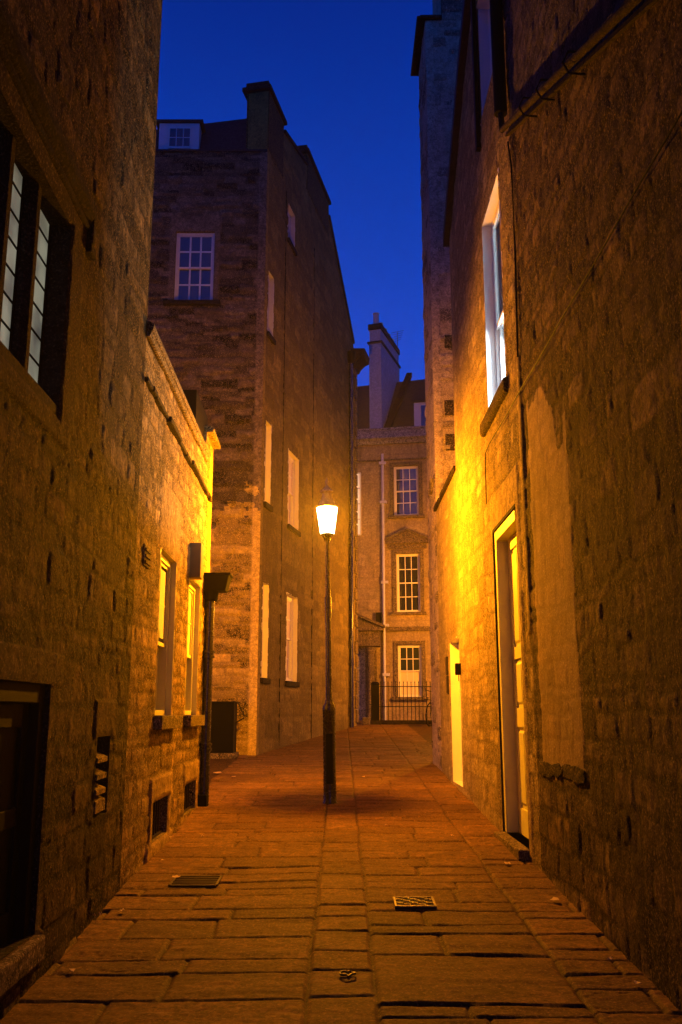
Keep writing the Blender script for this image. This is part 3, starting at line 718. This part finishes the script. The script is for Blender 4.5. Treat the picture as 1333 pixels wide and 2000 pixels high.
# panelled door
a0, a1, z0, z1 = DR
f = MB(); f.fbox(FR, a0, a0+.09, z0, z1, -.16, -.06); f.fbox(FR, a1-.09, a1, z0, z1, -.16, -.005); f.fbox(FR, a0+.09, a1-.09, z1-.10, z1, -.16, -.005)
do = f.build('door', M['cream'], rh, bevel=.006, ); do['label'] = 'tall cream panelled door with its pale frame'
reveal(FR, *DR, .16, M['cream'], do)
MB().fbox(FR, a1, a1+.022, z0, z1+.03, -.05, .012).build('edge_strip', M['dark_stone'], do)
MB().fbox(FR, a0-.02, a1, z1, z1+.03, -.05, .012).build('head_strip', M['dark_stone'], do)
lf = MB(); q0, q1 = a0+.09, a1-.09; st = .13; oo = -.12
lf.fbox(FR, q0, q1, z0, z1-.10, oo-.045, oo-.02)
lf.fbox(FR, q0, q0+st, z0, z1-.10, oo-.02, oo); lf.fbox(FR, q1-st, q1, z0, z1-.10, oo-.02, oo); mid = (q0+q1)/2
lf.fbox(FR, mid-.05, mid+.05, z0+.24, z1-.22, oo-.02, oo-.001)
for (r0, r1) in ((z0, z0+.24), (z0+.98, z0+1.16), (z0+1.62, z0+1.74), (z1-.22, z1-.10)): lf.fbox(FR, q0+st, q1-st, r0, r1, oo-.02, oo-.0005)
for (r0, r1) in ((z0+.24, z0+.98), (z0+1.16, z0+1.62), (z0+1.74, z1-.22)):
    for (c0, c1) in ((q0+st, mid-.05), (mid+.05, q1-st)):
        lf.hexa([FR(c0+.03,r0+.03,oo-.019),FR(c1-.03,r0+.03,oo-.019),FR(c1-.03,r1-.03,oo-.019),FR(c0+.03,r1-.03,oo-.019)], [FR(c0+.055,r0+.055,oo-.004),FR(c1-.055,r0+.055,oo-.004),FR(c1-.055,r1-.055,oo-.004),FR(c0+.055,r1-.055,oo-.004)])
le = lf.build('leaf', M['cream'], do, bevel=.003)
hp = FR(q0+.08, z0+1.07, oo); MB().tube([hp+FR.N*t for t in (0, .03, .04, .055, .07)], [.012, .012, .026, .028, .012], 12).build('handle', M['iron'], do, smooth=True)
MB().fbox(FR, a0-.03, a1+.02, z0-.09, z0, -.16, .10).build('doorstep', M['ashlar'], rh, bevel=.012)
# lit sash window
wo = sash_window(FR, rh, *RW, rec=.12, cols=1, rt=1, rb=1, paint='roomwhite', rev='roomwhite', glass='clear', frame_w=.03, meet=5.62, deep=.02, backing=False, label='brightly lit white sash window with cool light inside')
rm = MB(); q = [(7.6,-.26),(9.9,-.26),(9.9,-2.6),(7.6,-2.6)]; zb, zt_ = 4.3, 7.1
for (p, t) in zip(q, q[1:]+q[:1]):
    if p[1] == t[1] == -.26:      # wall with the window in it
        a0, a1, z0, z1 = RW
        for (c0, c1, d0, d1) in ((7.6, a0, zb, zt_), (a1, 9.9, zb, zt_), (a0, a1, zb, z0), (a0, a1, z1, zt_)): rm.face([FR(c0,d0,-.17),FR(c1,d0,-.17),FR(c1,d1,-.17),FR(c0,d1,-.17)])
    else: rm.face([FR(p[0],zb,min(p[1],-.17) if p[1] != -.26 else -.17),FR(t[0],zb,t[1] if t[1] != -.26 else -.17),FR(t[0],zt_,t[1] if t[1] != -.26 else -.17),FR(p[0],zt_,p[1] if p[1] != -.26 else -.17)])
rm.face([FR(7.6,zb,-.17),FR(9.9,zb,-.17),FR(9.9,zb,-2.6),FR(7.6,zb,-2.6)]); rm.face([FR(7.6,zt_,-.17),FR(9.9,zt_,-.17),FR(9.9,zt_,-2.6),FR(7.6,zt_,-2.6)])
ro = rm.build('room', M['room'], wo)
MB().lathe(FR(8.95, 4.30, -.75), [(.10,0),(.10,.02),(.015,.04),(.015,.62),(.05,.64)], 12).build('table_lamp', M['iron'], ro, smooth=True)
ld = bpy.data.lights.new('table_lamp_light', 'POINT'); ld.energy = 620; ld.color = (.72, .87, 1.0); ld.shadow_soft_size = .05
lo = bpy.data.objects.new('table_lamp_light', ld); COL.objects.link(lo); lo.parent = ro; lo.location = FR(8.95, 5.02, -.75)-root_loc(ro)
s_ = MB()
s_.fbox(FR, 8.20, 9.70, 4.50, 4.655, -.12, .05); s_.build('sill', M['render'], wo, bevel=.03)
wo = sash_window(FR, rh, *TW, rec=.17, cols=2, rt=1, rb=1, paint='roomwhite', rev='roomwhite', glass='glass', frame_w=.05, label='uppermost window with pale reveal reflecting the sky')
MB().fbox(FR, TW[1]+.0, TW[1]+.09, 7.75, 9.7, -.02, .05).build('window_post', M['blackmatt'], wo)
# second doorway in the low wing
a0, a1, z0, z1 = D2
f = MB(); f.fbox(FR, a0, a0+.07, z0, z1, -.24, -.12); f.fbox(FR, a1-.07, a1, z0, z1, -.24, -.12); f.fbox(FR, a0+.07, a1-.07, z1-.08, z1, -.24, -.12)
do2 = f.build('door', M['white'], rh, bevel=.004); do2['label'] = 'pale door in the far doorway of the low wing'
reveal(FR, *D2, .24, M['white'], do2)
MB().fbox(FR, a0+.07, a1-.07, z0, z1-.08, -.22, -.19).build('leaf', M['white'], do2)
b = MB().fbox(FR, 13.62, 13.78, 2.10, 2.36, -.01, .03); b.build('notice_plate', M['iron'], rh, bevel=.004)
b = MB(); b.fbox(FR, 13.60, 13.66, 1.82, 2.08, -.01, .025); b.fbox(FR, 13.70, 13.76, 1.84, 2.08, -.01, .025); b.build('entry_panel', M['iron'], rh, bevel=.003)
b = MB().fbox(FR, 12.205, 12.30, 2.04, 2.19, .0, .07); kb = b.build('key_box', M['blackmatt'], rh, bevel=.005)
MB().tube([FR(12.25, 2.04, .03), FR(12.25, 1.96, .03)], .006, 6).build('key_box_wire', M['blackmatt'], kb)

# ================================================================== RIGHT FAR: stone tower house
tw = thing('chimney_house', (2.3, 14.85, gz(15)), 'tall narrow blue grey stone house end with stepped chimney, beyond the rendered house', 'house')
FC = Fr((1.57, 14.85), (1, 0), -1); FCS = Fr((1.57, 14.85), (0, 1), 1)
def st_c(s, z): return masonry(s, z, 401, (.14, .32), (.26, .62), amp=.022, off=.024, nz=.010, rnd=1.2, wob=.02, joint=.018, jt=.3)
zc = aty(830, 40, 14.85).z; uc = aty(863, 30, 14.85).x-1.57
hwall('front_wall', M['cstone'], FC, 0, 4.5, .3, [(0, zc), (uc, zc), (uc+.02, 17.5), (4.5, 17.5)], .03, st_c, [], [(0, .13, .3, zc, .014, 1.15)], tw, depth=1.45)
hwall('side_wall', M['cstone'], FCS, 0, 1.45, .3, zc, .03, st_c, [], [], tw, depth=1.0)
b = MB().fbox(FC, -.10, uc, zc, zc+.09, -1.5, .05); b.fbox(FC, -.16, .3, zc-.0, zc+.04, -1.55, .08); b.build('chimney_cap', M['dark_stone'], tw, bevel=.015)
b = MB().fbox(FCS, .2, .5, 5.2, 5.42, -.1, .06); b.build('corbel', M['ashlar'], tw, bevel=.01)
# small carved panels on the front
for (u, v0, v1) in ((876, 655, 680), (876, 782, 812), (878, 848, 880)):
    p = FC.px(u, v0); q = FC.px(u, v1)
    MB().fbox(FC, p[0]-.07, p[0]+.10, q[1], p[1], -.01, .025).build('stone_panel', M['bfront'], tw, bevel=.012)

# ================================================================== FAR: town house across the end
ang = math.radians(10)
FF = Fr((1.5, 30), (math.cos(ang), -math.sin(ang)), -1)
fh = thing('town_house', (1.5, 30, gz(30)), 'pale ashlar town house closing the alley, slate roof, tall white-barred sash windows and white pipe', 'house')
def st_f(s, z):
    h, t, ti = masonry(s, z, 501, (.32, .38), (.6, 1.1), amp=.004, off=.0015, nz=.003, rnd=.22, wob=.006, joint=.008)
    return h, t*(1+.25*fbm(s*2, z*.5, 511, 3)), ti
def fp(u, v): return FF.px(u, v)
def rect(u0, u1, v0, v1):
    a = fp(u0, v0); b_ = fp(u1, v1); return (a[0], b_[0], b_[1], a[1])
WU = rect(769, 819, 911, 1006); WM = rect(774, 822, 1082, 1195); WG = rect(777, 825, 1260, 1361)
zcor = fp(760, 868)[1]; zpar = fp(760, 842)[1]
hwall('front_wall', M['far'], FF, -3.5, 6.5, .8, zcor, .045, st_f, [WU, WM, WG], [], fh, depth=5)
b = MB().prof(FF, -3.5, 6.5, [(-.4,zcor),(.12,zcor),(.2,zcor+.10),(.32,zcor+.14),(.32,zcor+.20),(.05,zcor+.24),(.05,zpar+.02),(.10,zpar+.05),(.10,zpar+.10),(-.4,zpar+.12)])
b.build('parapet', M['parapet'], fh, bevel=.01)
for (z, h_, o1) in ((fp(770, 897)[1], .05, .05), (fp(800, 1224)[1], .14, .07)): MB().fbox(FF, -3.5, 6.5, z-h_, z, -.02, o1).build('string_course', M['far'], fh, bevel=.01)
for i, Wn in enumerate((WU, WM, WG)):
    a0, a1, z0, z1 = Wn
    wo = sash_window(FF, fh, a0, a1, z0, z1, rec=.10, cols=3, rt=2, rb=2, paint='white', rev='far', glass='glass' if i < 2 else 'glassg', frame_w=.05, bar=.024,
                     bottom='blind' if i == 2 else None, label=['upper sash window of the town house', 'tall middle sash window under a pediment', 'ground floor sash window with cream blind behind railings'][i])
    b = MB(); t = .13
    b.fbox(FF, a0-t, a0-.002, z0, z1+t, -.01, .045); b.fbox(FF, a1+.002, a1+t, z0, z1+t, -.01, .045); b.fbox(FF, a0-.002, a1+.002, z1+.002, z1+t, -.01, .043)
    b.build('architrave', M['far'], wo, bevel=.008)
    MB().fbox(FF, a0-.2, a1+.2, z0-.10, z0-.002, -.02, .12).build('sill', M['far'], wo, bevel=.01)
    if i == 1:
        b = MB().fbox(FF, a0-.34, a1+.34, z1+.33, z1+.42, -.01, .13); c = (a0+a1)/2
        b.fpoly(FF, [(a0-.34,z1+.42),(a1+.34,z1+.42),(c,z1+.74)], -.01, .10)
        b.hexa([FF(a0-.36,z1+.42,0),FF(c,z1+.75,0),FF(c,z1+.75,.13),FF(a0-.36,z1+.42,.13)], [FF(a0-.36,z1+.50,0),FF(c,z1+.83,0),FF(c,z1+.83,.13),FF(a0-.36,z1+.50,.13)])
        b.hexa([FF(a1+.36,z1+.42,0),FF(c,z1+.75,0),FF(c,z1+.75,.13),FF(a1+.36,z1+.42,.13)], [FF(a1+.36,z1+.50,0),FF(c,z1+.83,0),FF(c,z1+.83,.13),FF(a1+.36,z1+.50,.13)])
        b.fbox(FF, a0-.24, a1+.24, z1+.16, z1+.33, -.01, .06)
        b.build('pediment', M['far'], wo, bevel=.006)
# narrow lit window at the left edge
a0, z1 = fp(695, 925); a1, z0 = fp(704, 1045)
wo = MB().fbox(FF, a0-.2, a1, z0, z1, .0, .03).build('side_window', M['lit_warm'], fh)
b = MB()
for k in range(5): z = z0+(z1-z0)*k/4; b.fbox(FF, a0-.22, a1+.03, z-.02, z+.02, .03, .05)
b.fbox(FF, a1, a1+.04, z0, z1, 0, .05); b.build('glazing_bars', M['white'], wo)
# roof, party coping and dormer
zr = fp(760, 842)[1]+.12
b = MB().hexa([FF(-3.5,zr-.3,-.5),FF(6.5,zr-.3,-.5),FF(6.5,zr-.3,-5),FF(-3.5,zr-.3,-5)], [FF(-3.5,zr+2.4,-2.6),FF(6.5,zr+2.9,-2.6),FF(6.5,zr+2.9,-3.0),FF(-3.5,zr+2.4,-3.0)])
b.build('roof', M['slate'], fh)
p = fp(750, 820)
b = MB().hexa([FF(p[0]-.1,zr-.1,-.45),FF(p[0]+.12,zr-.1,-.45),FF(p[0]+.75,zr+2.75,-2.6),FF(p[0]+.55,zr+2.75,-2.6)], [FF(p[0]-.1,zr+.08,-.45),FF(p[0]+.12,zr+.08,-.45),FF(p[0]+.75,zr+2.93,-2.6),FF(p[0]+.55,zr+2.93,-2.6)])
b.build('party_coping', M['dark_stone'], fh)
a0, z1 = fp(807, 782); a1, z0 = fp(850, 832)
wo = MB().fbox(FF, a0, a1, z0, z1+.02, -1.2, -.30).build('dormer', M['whitedull'], fh, bevel=.01)
MB().fbox(FF, a0+.24, a1-.1, z0+.1, z1-.1, -.302, -.285).build('pane', M['glass'], wo)
MB().fbox(FF, a0-.06, a1+.06, z1+.02, z1+.10, -1.2, -.22).build('dormer_roof', M['lead'], wo)
# chimney stack turned a little more to the right
cq = aty(722, 812, 30.6); ct = aty(722, 640, 30.6)
FK = Fr((cq.x, 30.6), (math.cos(math.radians(18)), -math.sin(math.radians(18))), -1)
ck = MB().fbox(FK, 0, .44, cq.z-.6, aty(722, 672, 30.6).z, -2.6, 0).build('chimney_stack', M['palechim'], fh, bevel=.01)
za = aty(722, 672, 30.6).z
MB().fbox(FK, -.05, .49, za, za+.07, -2.65, .05).build('chimney_band', M['dark_stone'], ck)
MB().fbox(FK, .02, .42, za+.07, ct.z-.1, -2.58, -.02).build('chimney_top', M['palechim'], ck)
MB().fbox(FK, -.03, .47, ct.z-.1, ct.z+.12, -2.62, .03).build('chimney_cap', M['dark_stone'], ck, bevel=.02)
for k in range(5):
    c = FK(.22, ct.z+.12, -.18-k*.52); h = .46 if k == 0 else .3
    MB().lathe(c, [(.13,0),(.11,.06),(.10,h-.06),(.125,h-.03),(.12,h)], 12).build('chimney_pot', M['pot'], ck, smooth=True)
c = FK(.30, ct.z-.0, -2.9)
b = MB().tube([c, c+Vector((0,0,1.0))], .015, 6)
for k in range(5): b.tube([c+Vector((-.22+.03*k,0,.95-.09*k)), c+Vector((.25-.03*k,0,1.05-.09*k))], .009, 5)
b.build('aerial', M['blackmatt'], fh)
# white downpipe
p0 = FF(fp(748, 890)[0], fp(748, 888)[1], .09); q_ = FF(fp(757, 1415)[0]-.06, gz(30), .09)
dp = MB().tube([p0, q_], .045, 10).build('downpipe', M['whitedull'], fh, smooth=True)
for v in (906, 982, 1138, 1222, 1318):
    s_, z = fp(748+(v-890)*.0175, v); MB().fbox(FF, s_-.11, s_+.11, z-.045, z+.045, .0, .15).build('pipe_clip', M['whitedull'], dp, bevel=.006)
s_, z = fp(741, 1207); MB().fbox(FF, s_-.09, s_+.09, z-.17, z+.17, .0, .14).build('lantern_box', M['blackmatt'], fh, bevel=.01)
# door surround at the left
FD = Fr((FF(-.62, 0).x, FF(-.62, 0).y), (math.cos(math.radians(-30)), -math.sin(math.radians(-30))), -1)
pa = fp(703, 1265); zt = pa[1]; sd = fp(716, 1300)[0]; zg = gz(29.7)
po = MB().fbox(FF, sd-.75, sd-.02, zg, zt-.02, .0, .05).build('front_door', M['parapet'], fh, bevel=.006)
po['label'] = 'grey front door in a columned stone surround'
b = MB(); cxs = sd+.18
b.fbox(FF, sd-.02, cxs+.16, zg, zt+.02, .0, .12)
q_ = FF(cxs, 0, .26)
b.lathe((q_.x, q_.y, 0), [(.15,zg),(.15,zg+.18),(.115,zg+.24),(.105,zt-.22),(.13,zt-.20),(.16,zt-.05),(.18,zt)], 16)
b.fbox(FF, sd-1.1, cxs+.30, zt+.02, zt+.50, .0, .40)
b.fbox(FF, sd-1.2, cxs+.42, zt+.50, zt+.60, .0, .55)
b.fpoly(FF, [(sd-1.2,zt+.60),(cxs+.42,zt+.60),(sd-.45,zt+1.02)], .0, .45)
b.hexa([FF(cxs+.46,zt+.60,0),FF(sd-.45,zt+1.06,0),FF(sd-.45,zt+1.06,.58),FF(cxs+.46,zt+.60,.58)], [FF(cxs+.46,zt+.69,0),FF(sd-.45,zt+1.15,0),FF(sd-.45,zt+1.15,.58),FF(cxs+.46,zt+.69,.58)])
b.build('door_surround', M['far'], fh, bevel=.008)

# railings in front of it
ry = 28.1; rz = gz(ry)
rl = thing('iron_railings', (1.9, ry, rz), 'black iron railings with thin spiked bars in front of the town house window', 'railings')
MB().box(.75, 3.2, ry-.12, ry+.12, rz-.1, rz+.11).build('plinth', M['dark_stone'], rl, bevel=.02)
x0 = aty(742, 1405, ry).x; zt = aty(800, 1341, ry).z
b = MB().box(x0, 3.2, ry-.015, ry+.015, zt-.012, zt+.012); b.build('rail', M['blackmatt'], rl)
b = MB().box(x0, 3.2, ry-.012, ry+.012, zt-.60, zt-.576); b.build('rail', M['blackmatt'], rl)
x = x0+.03; k = 0
while x < 3.15:
    t = zt+.10
    b = MB().tube([(x,ry,rz+.1),(x,ry,t)], .011, 6); b.tube([(x,ry,t),(x,ry,t+.02),(x,ry,t+.07)], [.012,.018,.002], 6); b.build('bar', M['blackmatt'], rl); x += .115
b = MB().box(.90, 1.14, ry-.12, ry+.12, rz+.1, zt+.06); b.hexa([(.88,ry-.14,zt+.06),(1.16,ry-.14,zt+.06),(1.16,ry+.14,zt+.06),(.88,ry+.14,zt+.06)], [(.93,ry-.09,zt+.14),(1.11,ry-.09,zt+.14),(1.11,ry+.09,zt+.14),(.93,ry+.09,zt+.14)])
b.build('gate_post', M['blackmatt'], rl, bevel=.01)
b = MB().box(.62, .86, ry-.3, ry+.0, rz-.02, rz+.2); tag(b.build('stone_trough', M['ashlar'], bevel=.03), 'small stone trough at the foot of the railings by the door surround', 'trough')

# bicycle against the railings
bx0 = aty(826, 1418, 27.6).x; by = 27.75; bz = gz(by)
bk = thing('bicycle', (bx0+.5, by, bz), 'dark bicycle leaning on the black railings, half hidden by the right corner', 'bicycle')
def ring(c, R, r, n=28):
    b = MB(); pts = [(c[0]+R*math.cos(2*math.pi*k/n), c[1], c[2]+R*math.sin(2*math.pi*k/n)) for k in range(n+1)]
    return b.tube(pts, r, 6, cap=False)
cR = .33; A = Vector((bx0+.30, by, bz+cR)); Bc = Vector((bx0+1.32, by+.03, bz+cR))
for c in (A, Bc):
    wh = ring(c, cR, .018).build('wheel', M['blackmatt'], bk)
    b = MB()
    for k in range(14): t = math.pi*k/7; b.tube([c, c+Vector((math.cos(t)*cR, 0, math.sin(t)*cR))], .0018, 4)
    b.build('spokes', M['iron'], wh)
hd = A+Vector((.16, 0, .50)); st_ = Vector((bx0+.92, by, bz+.88)); bb = Vector((bx0+.84, by, bz+.30))
b = MB().tube([A, A+Vector((.10,0,.33)), hd, hd+Vector((.02,0,.12))], .015, 8); b.build('fork', M['blackmatt'], bk)
b = MB().tube([hd-Vector((0,0,.02)), st_-Vector((.02,0,.12))], .015, 8); b.tube([hd-Vector((.01,0,.10)), bb], .017, 8); b.tube([bb, st_], .015, 8); b.tube([bb, Bc], .011, 8); b.tube([st_-Vector((.02,0,.12)), Bc], .01, 8)
b.build('frame', M['blackmatt'], bk)
h0 = hd+Vector((.02, 0, .12)); b = MB().tube([h0+Vector((-.06,-.26,.05)), h0+Vector((-.02,-.2,.04)), h0, h0+Vector((-.02,.2,.04)), h0+Vector((-.06,.26,.05))], .013, 8)
b.build('handlebar', M['iron'], bk)
b = MB().hexa([st_+Vector((-.14,-.03,0)),st_+Vector((.13,-.08,0)),st_+Vector((.13,.08,0)),st_+Vector((-.14,.03,0))], [st_+Vector((-.14,-.02,.04)),st_+Vector((.13,-.06,.06)),st_+Vector((.13,.06,.06)),st_+Vector((-.14,.02,.04))]); b.build('saddle', M['blackmatt'], bk, bevel=.01)
b = MB().box(A.x-.12, A.x+.18, by-.16, by+.16, bz+.72, bz+.74)
for k in range(7): b.box(A.x-.12+k*.05, A.x-.114+k*.05, by-.16, by-.155, bz+.72, bz+.93)
for k in range(4): b.box(A.x-.12, A.x+.18, by-.165, by-.16, bz+.74+k*.06, bz+.746+k*.06)
b.build('basket', M['blackmatt'], bk)
b = MB().lathe(bb+Vector((0,-.03,0)), [(.001,-.001),(.002,0)], 6)
b = MB().tube([bb+Vector((0,-.09,0)), bb+Vector((0,.09,0))], .02, 8); b.tube([bb+Vector((0,-.08,0)), bb+Vector((.12,-.09,-.12))], .01, 6); b.build('crank', M['iron'], bk)

bk.location = (2.62, 27.05, gz(27.05)); bk.rotation_euler = (math.radians(4), 0, math.radians(62))
# ================================================================== STREET LAMP
def street_lamp(x, y, label):
    z = gz(y)
    L = thing('street_lamp', (x, y, z), label, 'street lamp', 'street lamps in the alley')
    zt = aty(640, 1043, 11.49).z-gz(11.49)        # underside of the lantern above the ground
    c = (x, y, z)
    MB().lathe(c, [(.090,-.03),(.090,.0),(.080,.02),(.078,.10),(.076,1.06),(.081,1.07),(.081,1.10),(.074,1.13),(.050,1.17),(.045,1.20)], 24).build('base', M['black'], L, smooth=True)
    MB().box(x-.040, x+.040, y-.080, y-.062, z+.22, z+.80).build('access_door', M['blackmatt'], bpy.data.objects[[o.name for o in L.children if o.name.startswith('base')][0]], bevel=.004)
    MB().lathe(c, [(.040,1.18),(.034,2.0),(.041,2.42),(.041,2.46),(.030,2.47),(.025,zt-.10),(.036,zt-.09)], 20).build('column', M['black'], L, smooth=True)
    lan = MB().lathe(c, [(.035,zt-.10),(.045,zt-.06),(.065,zt-.03),(.084,zt-.012),(.084,zt)], 24).build('lantern', M['black'], L, smooth=True)
    MB().lathe(c, [(.088,zt+.002),(.135,zt+.335)], 24).build('glass', M['lantern_glass'], lan, smooth=True)
    MB().lathe(c, [(.012,zt+.155),(.038,zt+.175),(.05,zt+.215),(.044,zt+.25),(.025,zt+.275),(.008,zt+.285)], 12).build('bulb', M['lamp'], lan, smooth=True)
    MB().lathe(c, [(.02,zt+.0),(.02,zt+.153)], 10).build('bulb_holder', M['black'], lan)
    MB().lathe(c, [(.136,zt+.336),(.150,zt+.345),(.136,zt+.352)], 24).build('rim', M['black'], lan, smooth=True)
    MB().lathe(c, [(.130,zt+.353),(.10,zt+.42),(.078,zt+.445),(.065,zt+.48),(.06,zt+.53),(.085,zt+.54),(.085,zt+.56),(.04,zt+.60),(.014,zt+.64),(.022,zt+.67),(.022,zt+.69),(.004,zt+.74)], 24).build('cap', M['cap_glare'], lan, smooth=True)
    return L
g0 = gnd(645, 1568)
L1 = street_lamp(g0.x-.0, 11.49, 'black column street lamp with glowing amber lantern standing in the middle of the alley')
L1.rotation_euler = (0, math.radians(-.75), 0)
# the lamp round the corner whose light falls on the town house (its reflection shows in the ground floor window)
def copy_tree(o, parent=None):
    c = o.copy(); COL.objects.link(c)
    if parent is not None: c.parent = parent
    for ch in list(o.children): copy_tree(ch, c)
    return c
L2 = copy_tree(L1); L2.location = (4.5, 25.2, gz(25.2))
L2['label'] = 'second amber street lamp, out of sight round the corner by the town house'

# ================================================================== STREET DETAILS
# ornate cast drain cover
def quad(us): return [gnd(u, v) for u, v in us]
p = quad([(768, 1757), (846, 1757), (857, 1776), (771, 1778)])
x0, x1 = p[0].x, p[1].x; y1 = p[0].y; y0 = p[2].y
t = thing('drain_cover', ((x0+x1)/2, (y0+y1)/2, gz(y0)), 'small square cast iron drain cover with leaf pattern in the right foreground paving', 'drain cover')
def gp(x, y, h=0): return Vector((x, y, gz(y)+h))
def gbox(b, x0, x1, y0, y1, h0, h1): return b.hexa([gp(x0,y0,h0),gp(x1,y0,h0),gp(x1,y1,h0),gp(x0,y1,h0)], [gp(x0,y0,h1),gp(x1,y0,h1),gp(x1,y1,h1),gp(x0,y1,h1)])
M['brass'] = paint_mat('polished_worn_iron', (.09,.06,.03), .5, .6, .6, (.035,.022,.012)); M['brass'].node_tree.nodes['Principled BSDF'].inputs['Metallic'].default_value = .8
gbox(MB(), x0, x1, y0, y1, -.03, .012).build('plate', M['iron'], t, bevel=.003)
b = MB(); tw_ = .014
gbox(b, x0, x1, y0, y0+tw_, .012, .020); gbox(b, x0, x1, y1-tw_, y1, .012, .020); gbox(b, x0, x0+tw_, y0+tw_, y1-tw_, .012, .020); gbox(b, x1-tw_, x1, y0+tw_, y1-tw_, .012, .020)
nx = 5; ny = 5
for i in range(nx):
    for j in range(ny):
        cx_ = x0+tw_+(x1-x0-2*tw_)*(i+.5)/nx; cy_ = y0+tw_+(y1-y0-2*tw_)*(j+.5)/ny; r = .42*(x1-x0-2*tw_)/nx; ry_ = .42*(y1-y0-2*tw_)/ny
        sgn = 1 if (i+j) % 2 else -1
        pts = [gp(cx_+r*math.cos(a_)*(1 if k < 9 else .5), cy_+sgn*ry_*math.sin(a_), .015) for k, a_ in enumerate([k*math.pi/8 for k in range(12)])]
        b.tube(pts, .0048, 5)
b.build('pattern', M['brass'], t)
# long slotted grate
p = quad([(350, 1714), (428, 1722), (426, 1732), (336, 1726)])
x0, x1 = p[3].x, p[1].x; y0, y1 = p[2].y-.0, p[0].y
t = thing('drain_grate', ((x0+x1)/2, (y0+y1)/2, gz(y0)), 'slotted iron drain grate set in the paving near the left wall', 'drain grate')
gbox(MB(), x0, x1, y0, y1, -.03, .004).build('tray', M['grate'], t)
b = MB()
for k in range(6): yy = y0+(y1-y0)*k/5; gbox(b, x0, x1, yy-.012, yy+.010, .004, .014)
gbox(b, x0-.01, x0+.008, y0, y1, .004, .016); gbox(b, x1-.008, x1+.01, y0, y1, .004, .016); b.build('slats', M['grate'], t, bevel=.002)
# litter
def leaf(u, v, size, rot, label, ring_=False):
    g = gnd(u, v); rr = random.Random(int(u*7+v))
    b = MB()
    if ring_:
        pts = []
        for k in range(25):
            a_ = 2*math.pi*k/24; q = Vector((16*math.sin(a_)**3, 13*math.cos(a_)-5*math.cos(2*a_)-2*math.cos(3*a_)-math.cos(4*a_), 0))*size/34
            pts.append(gp(g.x+q.x, g.y+q.y, .022+.004*math.sin(k)))
        b.tube(pts, .006, 6, cap=False)
    else:
        n = 10; ctr = gp(g.x, g.y, .030); rim = []
        for k in range(n):
            a_ = 2*math.pi*k/n; r = size*(.35+.3*abs(math.cos(a_)))*(1+.25*rr.uniform(-1, 1))
            rim.append(gp(g.x+r*math.cos(a_+rot), g.y+r*math.sin(a_+rot), .020+rr.uniform(0, .02)))
        base = len(b.v); b.v += [tuple(ctr)]+[tuple(q) for q in rim]
        for k in range(n): b.f.append((base, base+1+k, base+1+(k+1) % n))
    o = b.build('ribbon' if ring_ else 'fallen_leaf', M['brass'] if ring_ else M['leaf'], None)
    if not ring_:
        s = o.modifiers.new('thick', 'SOLIDIFY'); s.thickness = .002
        tag(o, label, 'leaf', 'dry leaves and scraps on the paving')
    else: tag(o, label, 'ribbon')
leaf(680, 1911, .085, 0, 'shiny heart shaped loop of ribbon lying on the centre flags', True)
for (u, v, s_, r_, lab) in ((425, 1513, .10, .3, 'pale curled leaf just right of the black downpipe foot'), (457, 1520, .06, 1.2, 'small dry leaf a little right of the pale curled one by the downpipe'), (334, 1641, .025, 0, 'tiny pale scrap on the paving near the nearer cellar grille'),
        (184, 1797, .02, 1, 'tiny pale scrap at the foot of the left wall, left of a pair'), (197, 1794, .02, 2, 'tiny pale scrap at the foot of the left wall, right of a pair'), (755, 1618, .03, .5, 'tiny pale crumb on the flags right of the lamp base'),
        (710, 1521, .03, .5, 'tiny pale crumb beyond the lamp base to its right'), (1193, 1884, .03, 1, 'crumb on the dark paving at the lower right'), (395, 1638, .025, 1, 'small crumb in the joint between left flags'), (884, 1637, .03, 1, 'crumb on the flags in front of the panelled door')):
    leaf(u, v, s_, r_, lab)

rr = random.Random(31)
spots = ['beside the black door sill', 'below the louvred vent', 'under the nearer cellar grille', 'near the slotted grate', 'at the foot of the smooth cement patch', 'in front of the doorstep', 'at the right wall foot in the foreground']
for i, (x, y) in enumerate([(-1.40, 5.2), (-1.42, 6.4), (-1.47, 8.0), (-1.25, 7.4), (1.46, 6.7), (1.35, 7.9), (1.48, 5.0)]):
    b = MB(); sz = rr.uniform(.018, .035); c = gp(x, y, .02); rim = []
    for k in range(8):
        a_ = k*math.pi/4; q = sz*rr.uniform(.6, 1.1); rim.append(gp(x+q*math.cos(a_), y+1.6*q*math.sin(a_), .012+rr.uniform(0, .014)))
    n0 = len(b.v); b.v += [tuple(c)]+[tuple(q) for q in rim]
    for k in range(8): b.f.append((n0, n0+1+k, n0+1+(k+1) % 8))
    o = b.build('fallen_leaf', M['leaf']); m_ = o.modifiers.new('thick', 'SOLIDIFY'); m_.thickness = .002
    tag(o, 'small curled dry leaf on the paving '+spots[i], 'leaf', 'dry leaves and scraps on the paving')

# ================================================================== thin air volume added so the lantern blooms, as a lens would
hm = bpy.data.materials.new('lamp_glow_haze'); hm.use_nodes = True; n = hm.node_tree; n.nodes.remove(n.nodes['Principled BSDF'])
pv = n.nodes.new('ShaderNodeVolumePrincipled'); pv.inputs['Color'].default_value = (.92, .88, .72, 1); pv.inputs['Anisotropy'].default_value = .72; pv.inputs['Density'].default_value = GLOW_HAZE
n.links.new(pv.outputs[0], n.nodes['Material Output'].inputs['Volume'])
tag(MB().box(-46, 46, -13, 76, -2.0, 22).build('glow_haze', hm), kind='stuff')
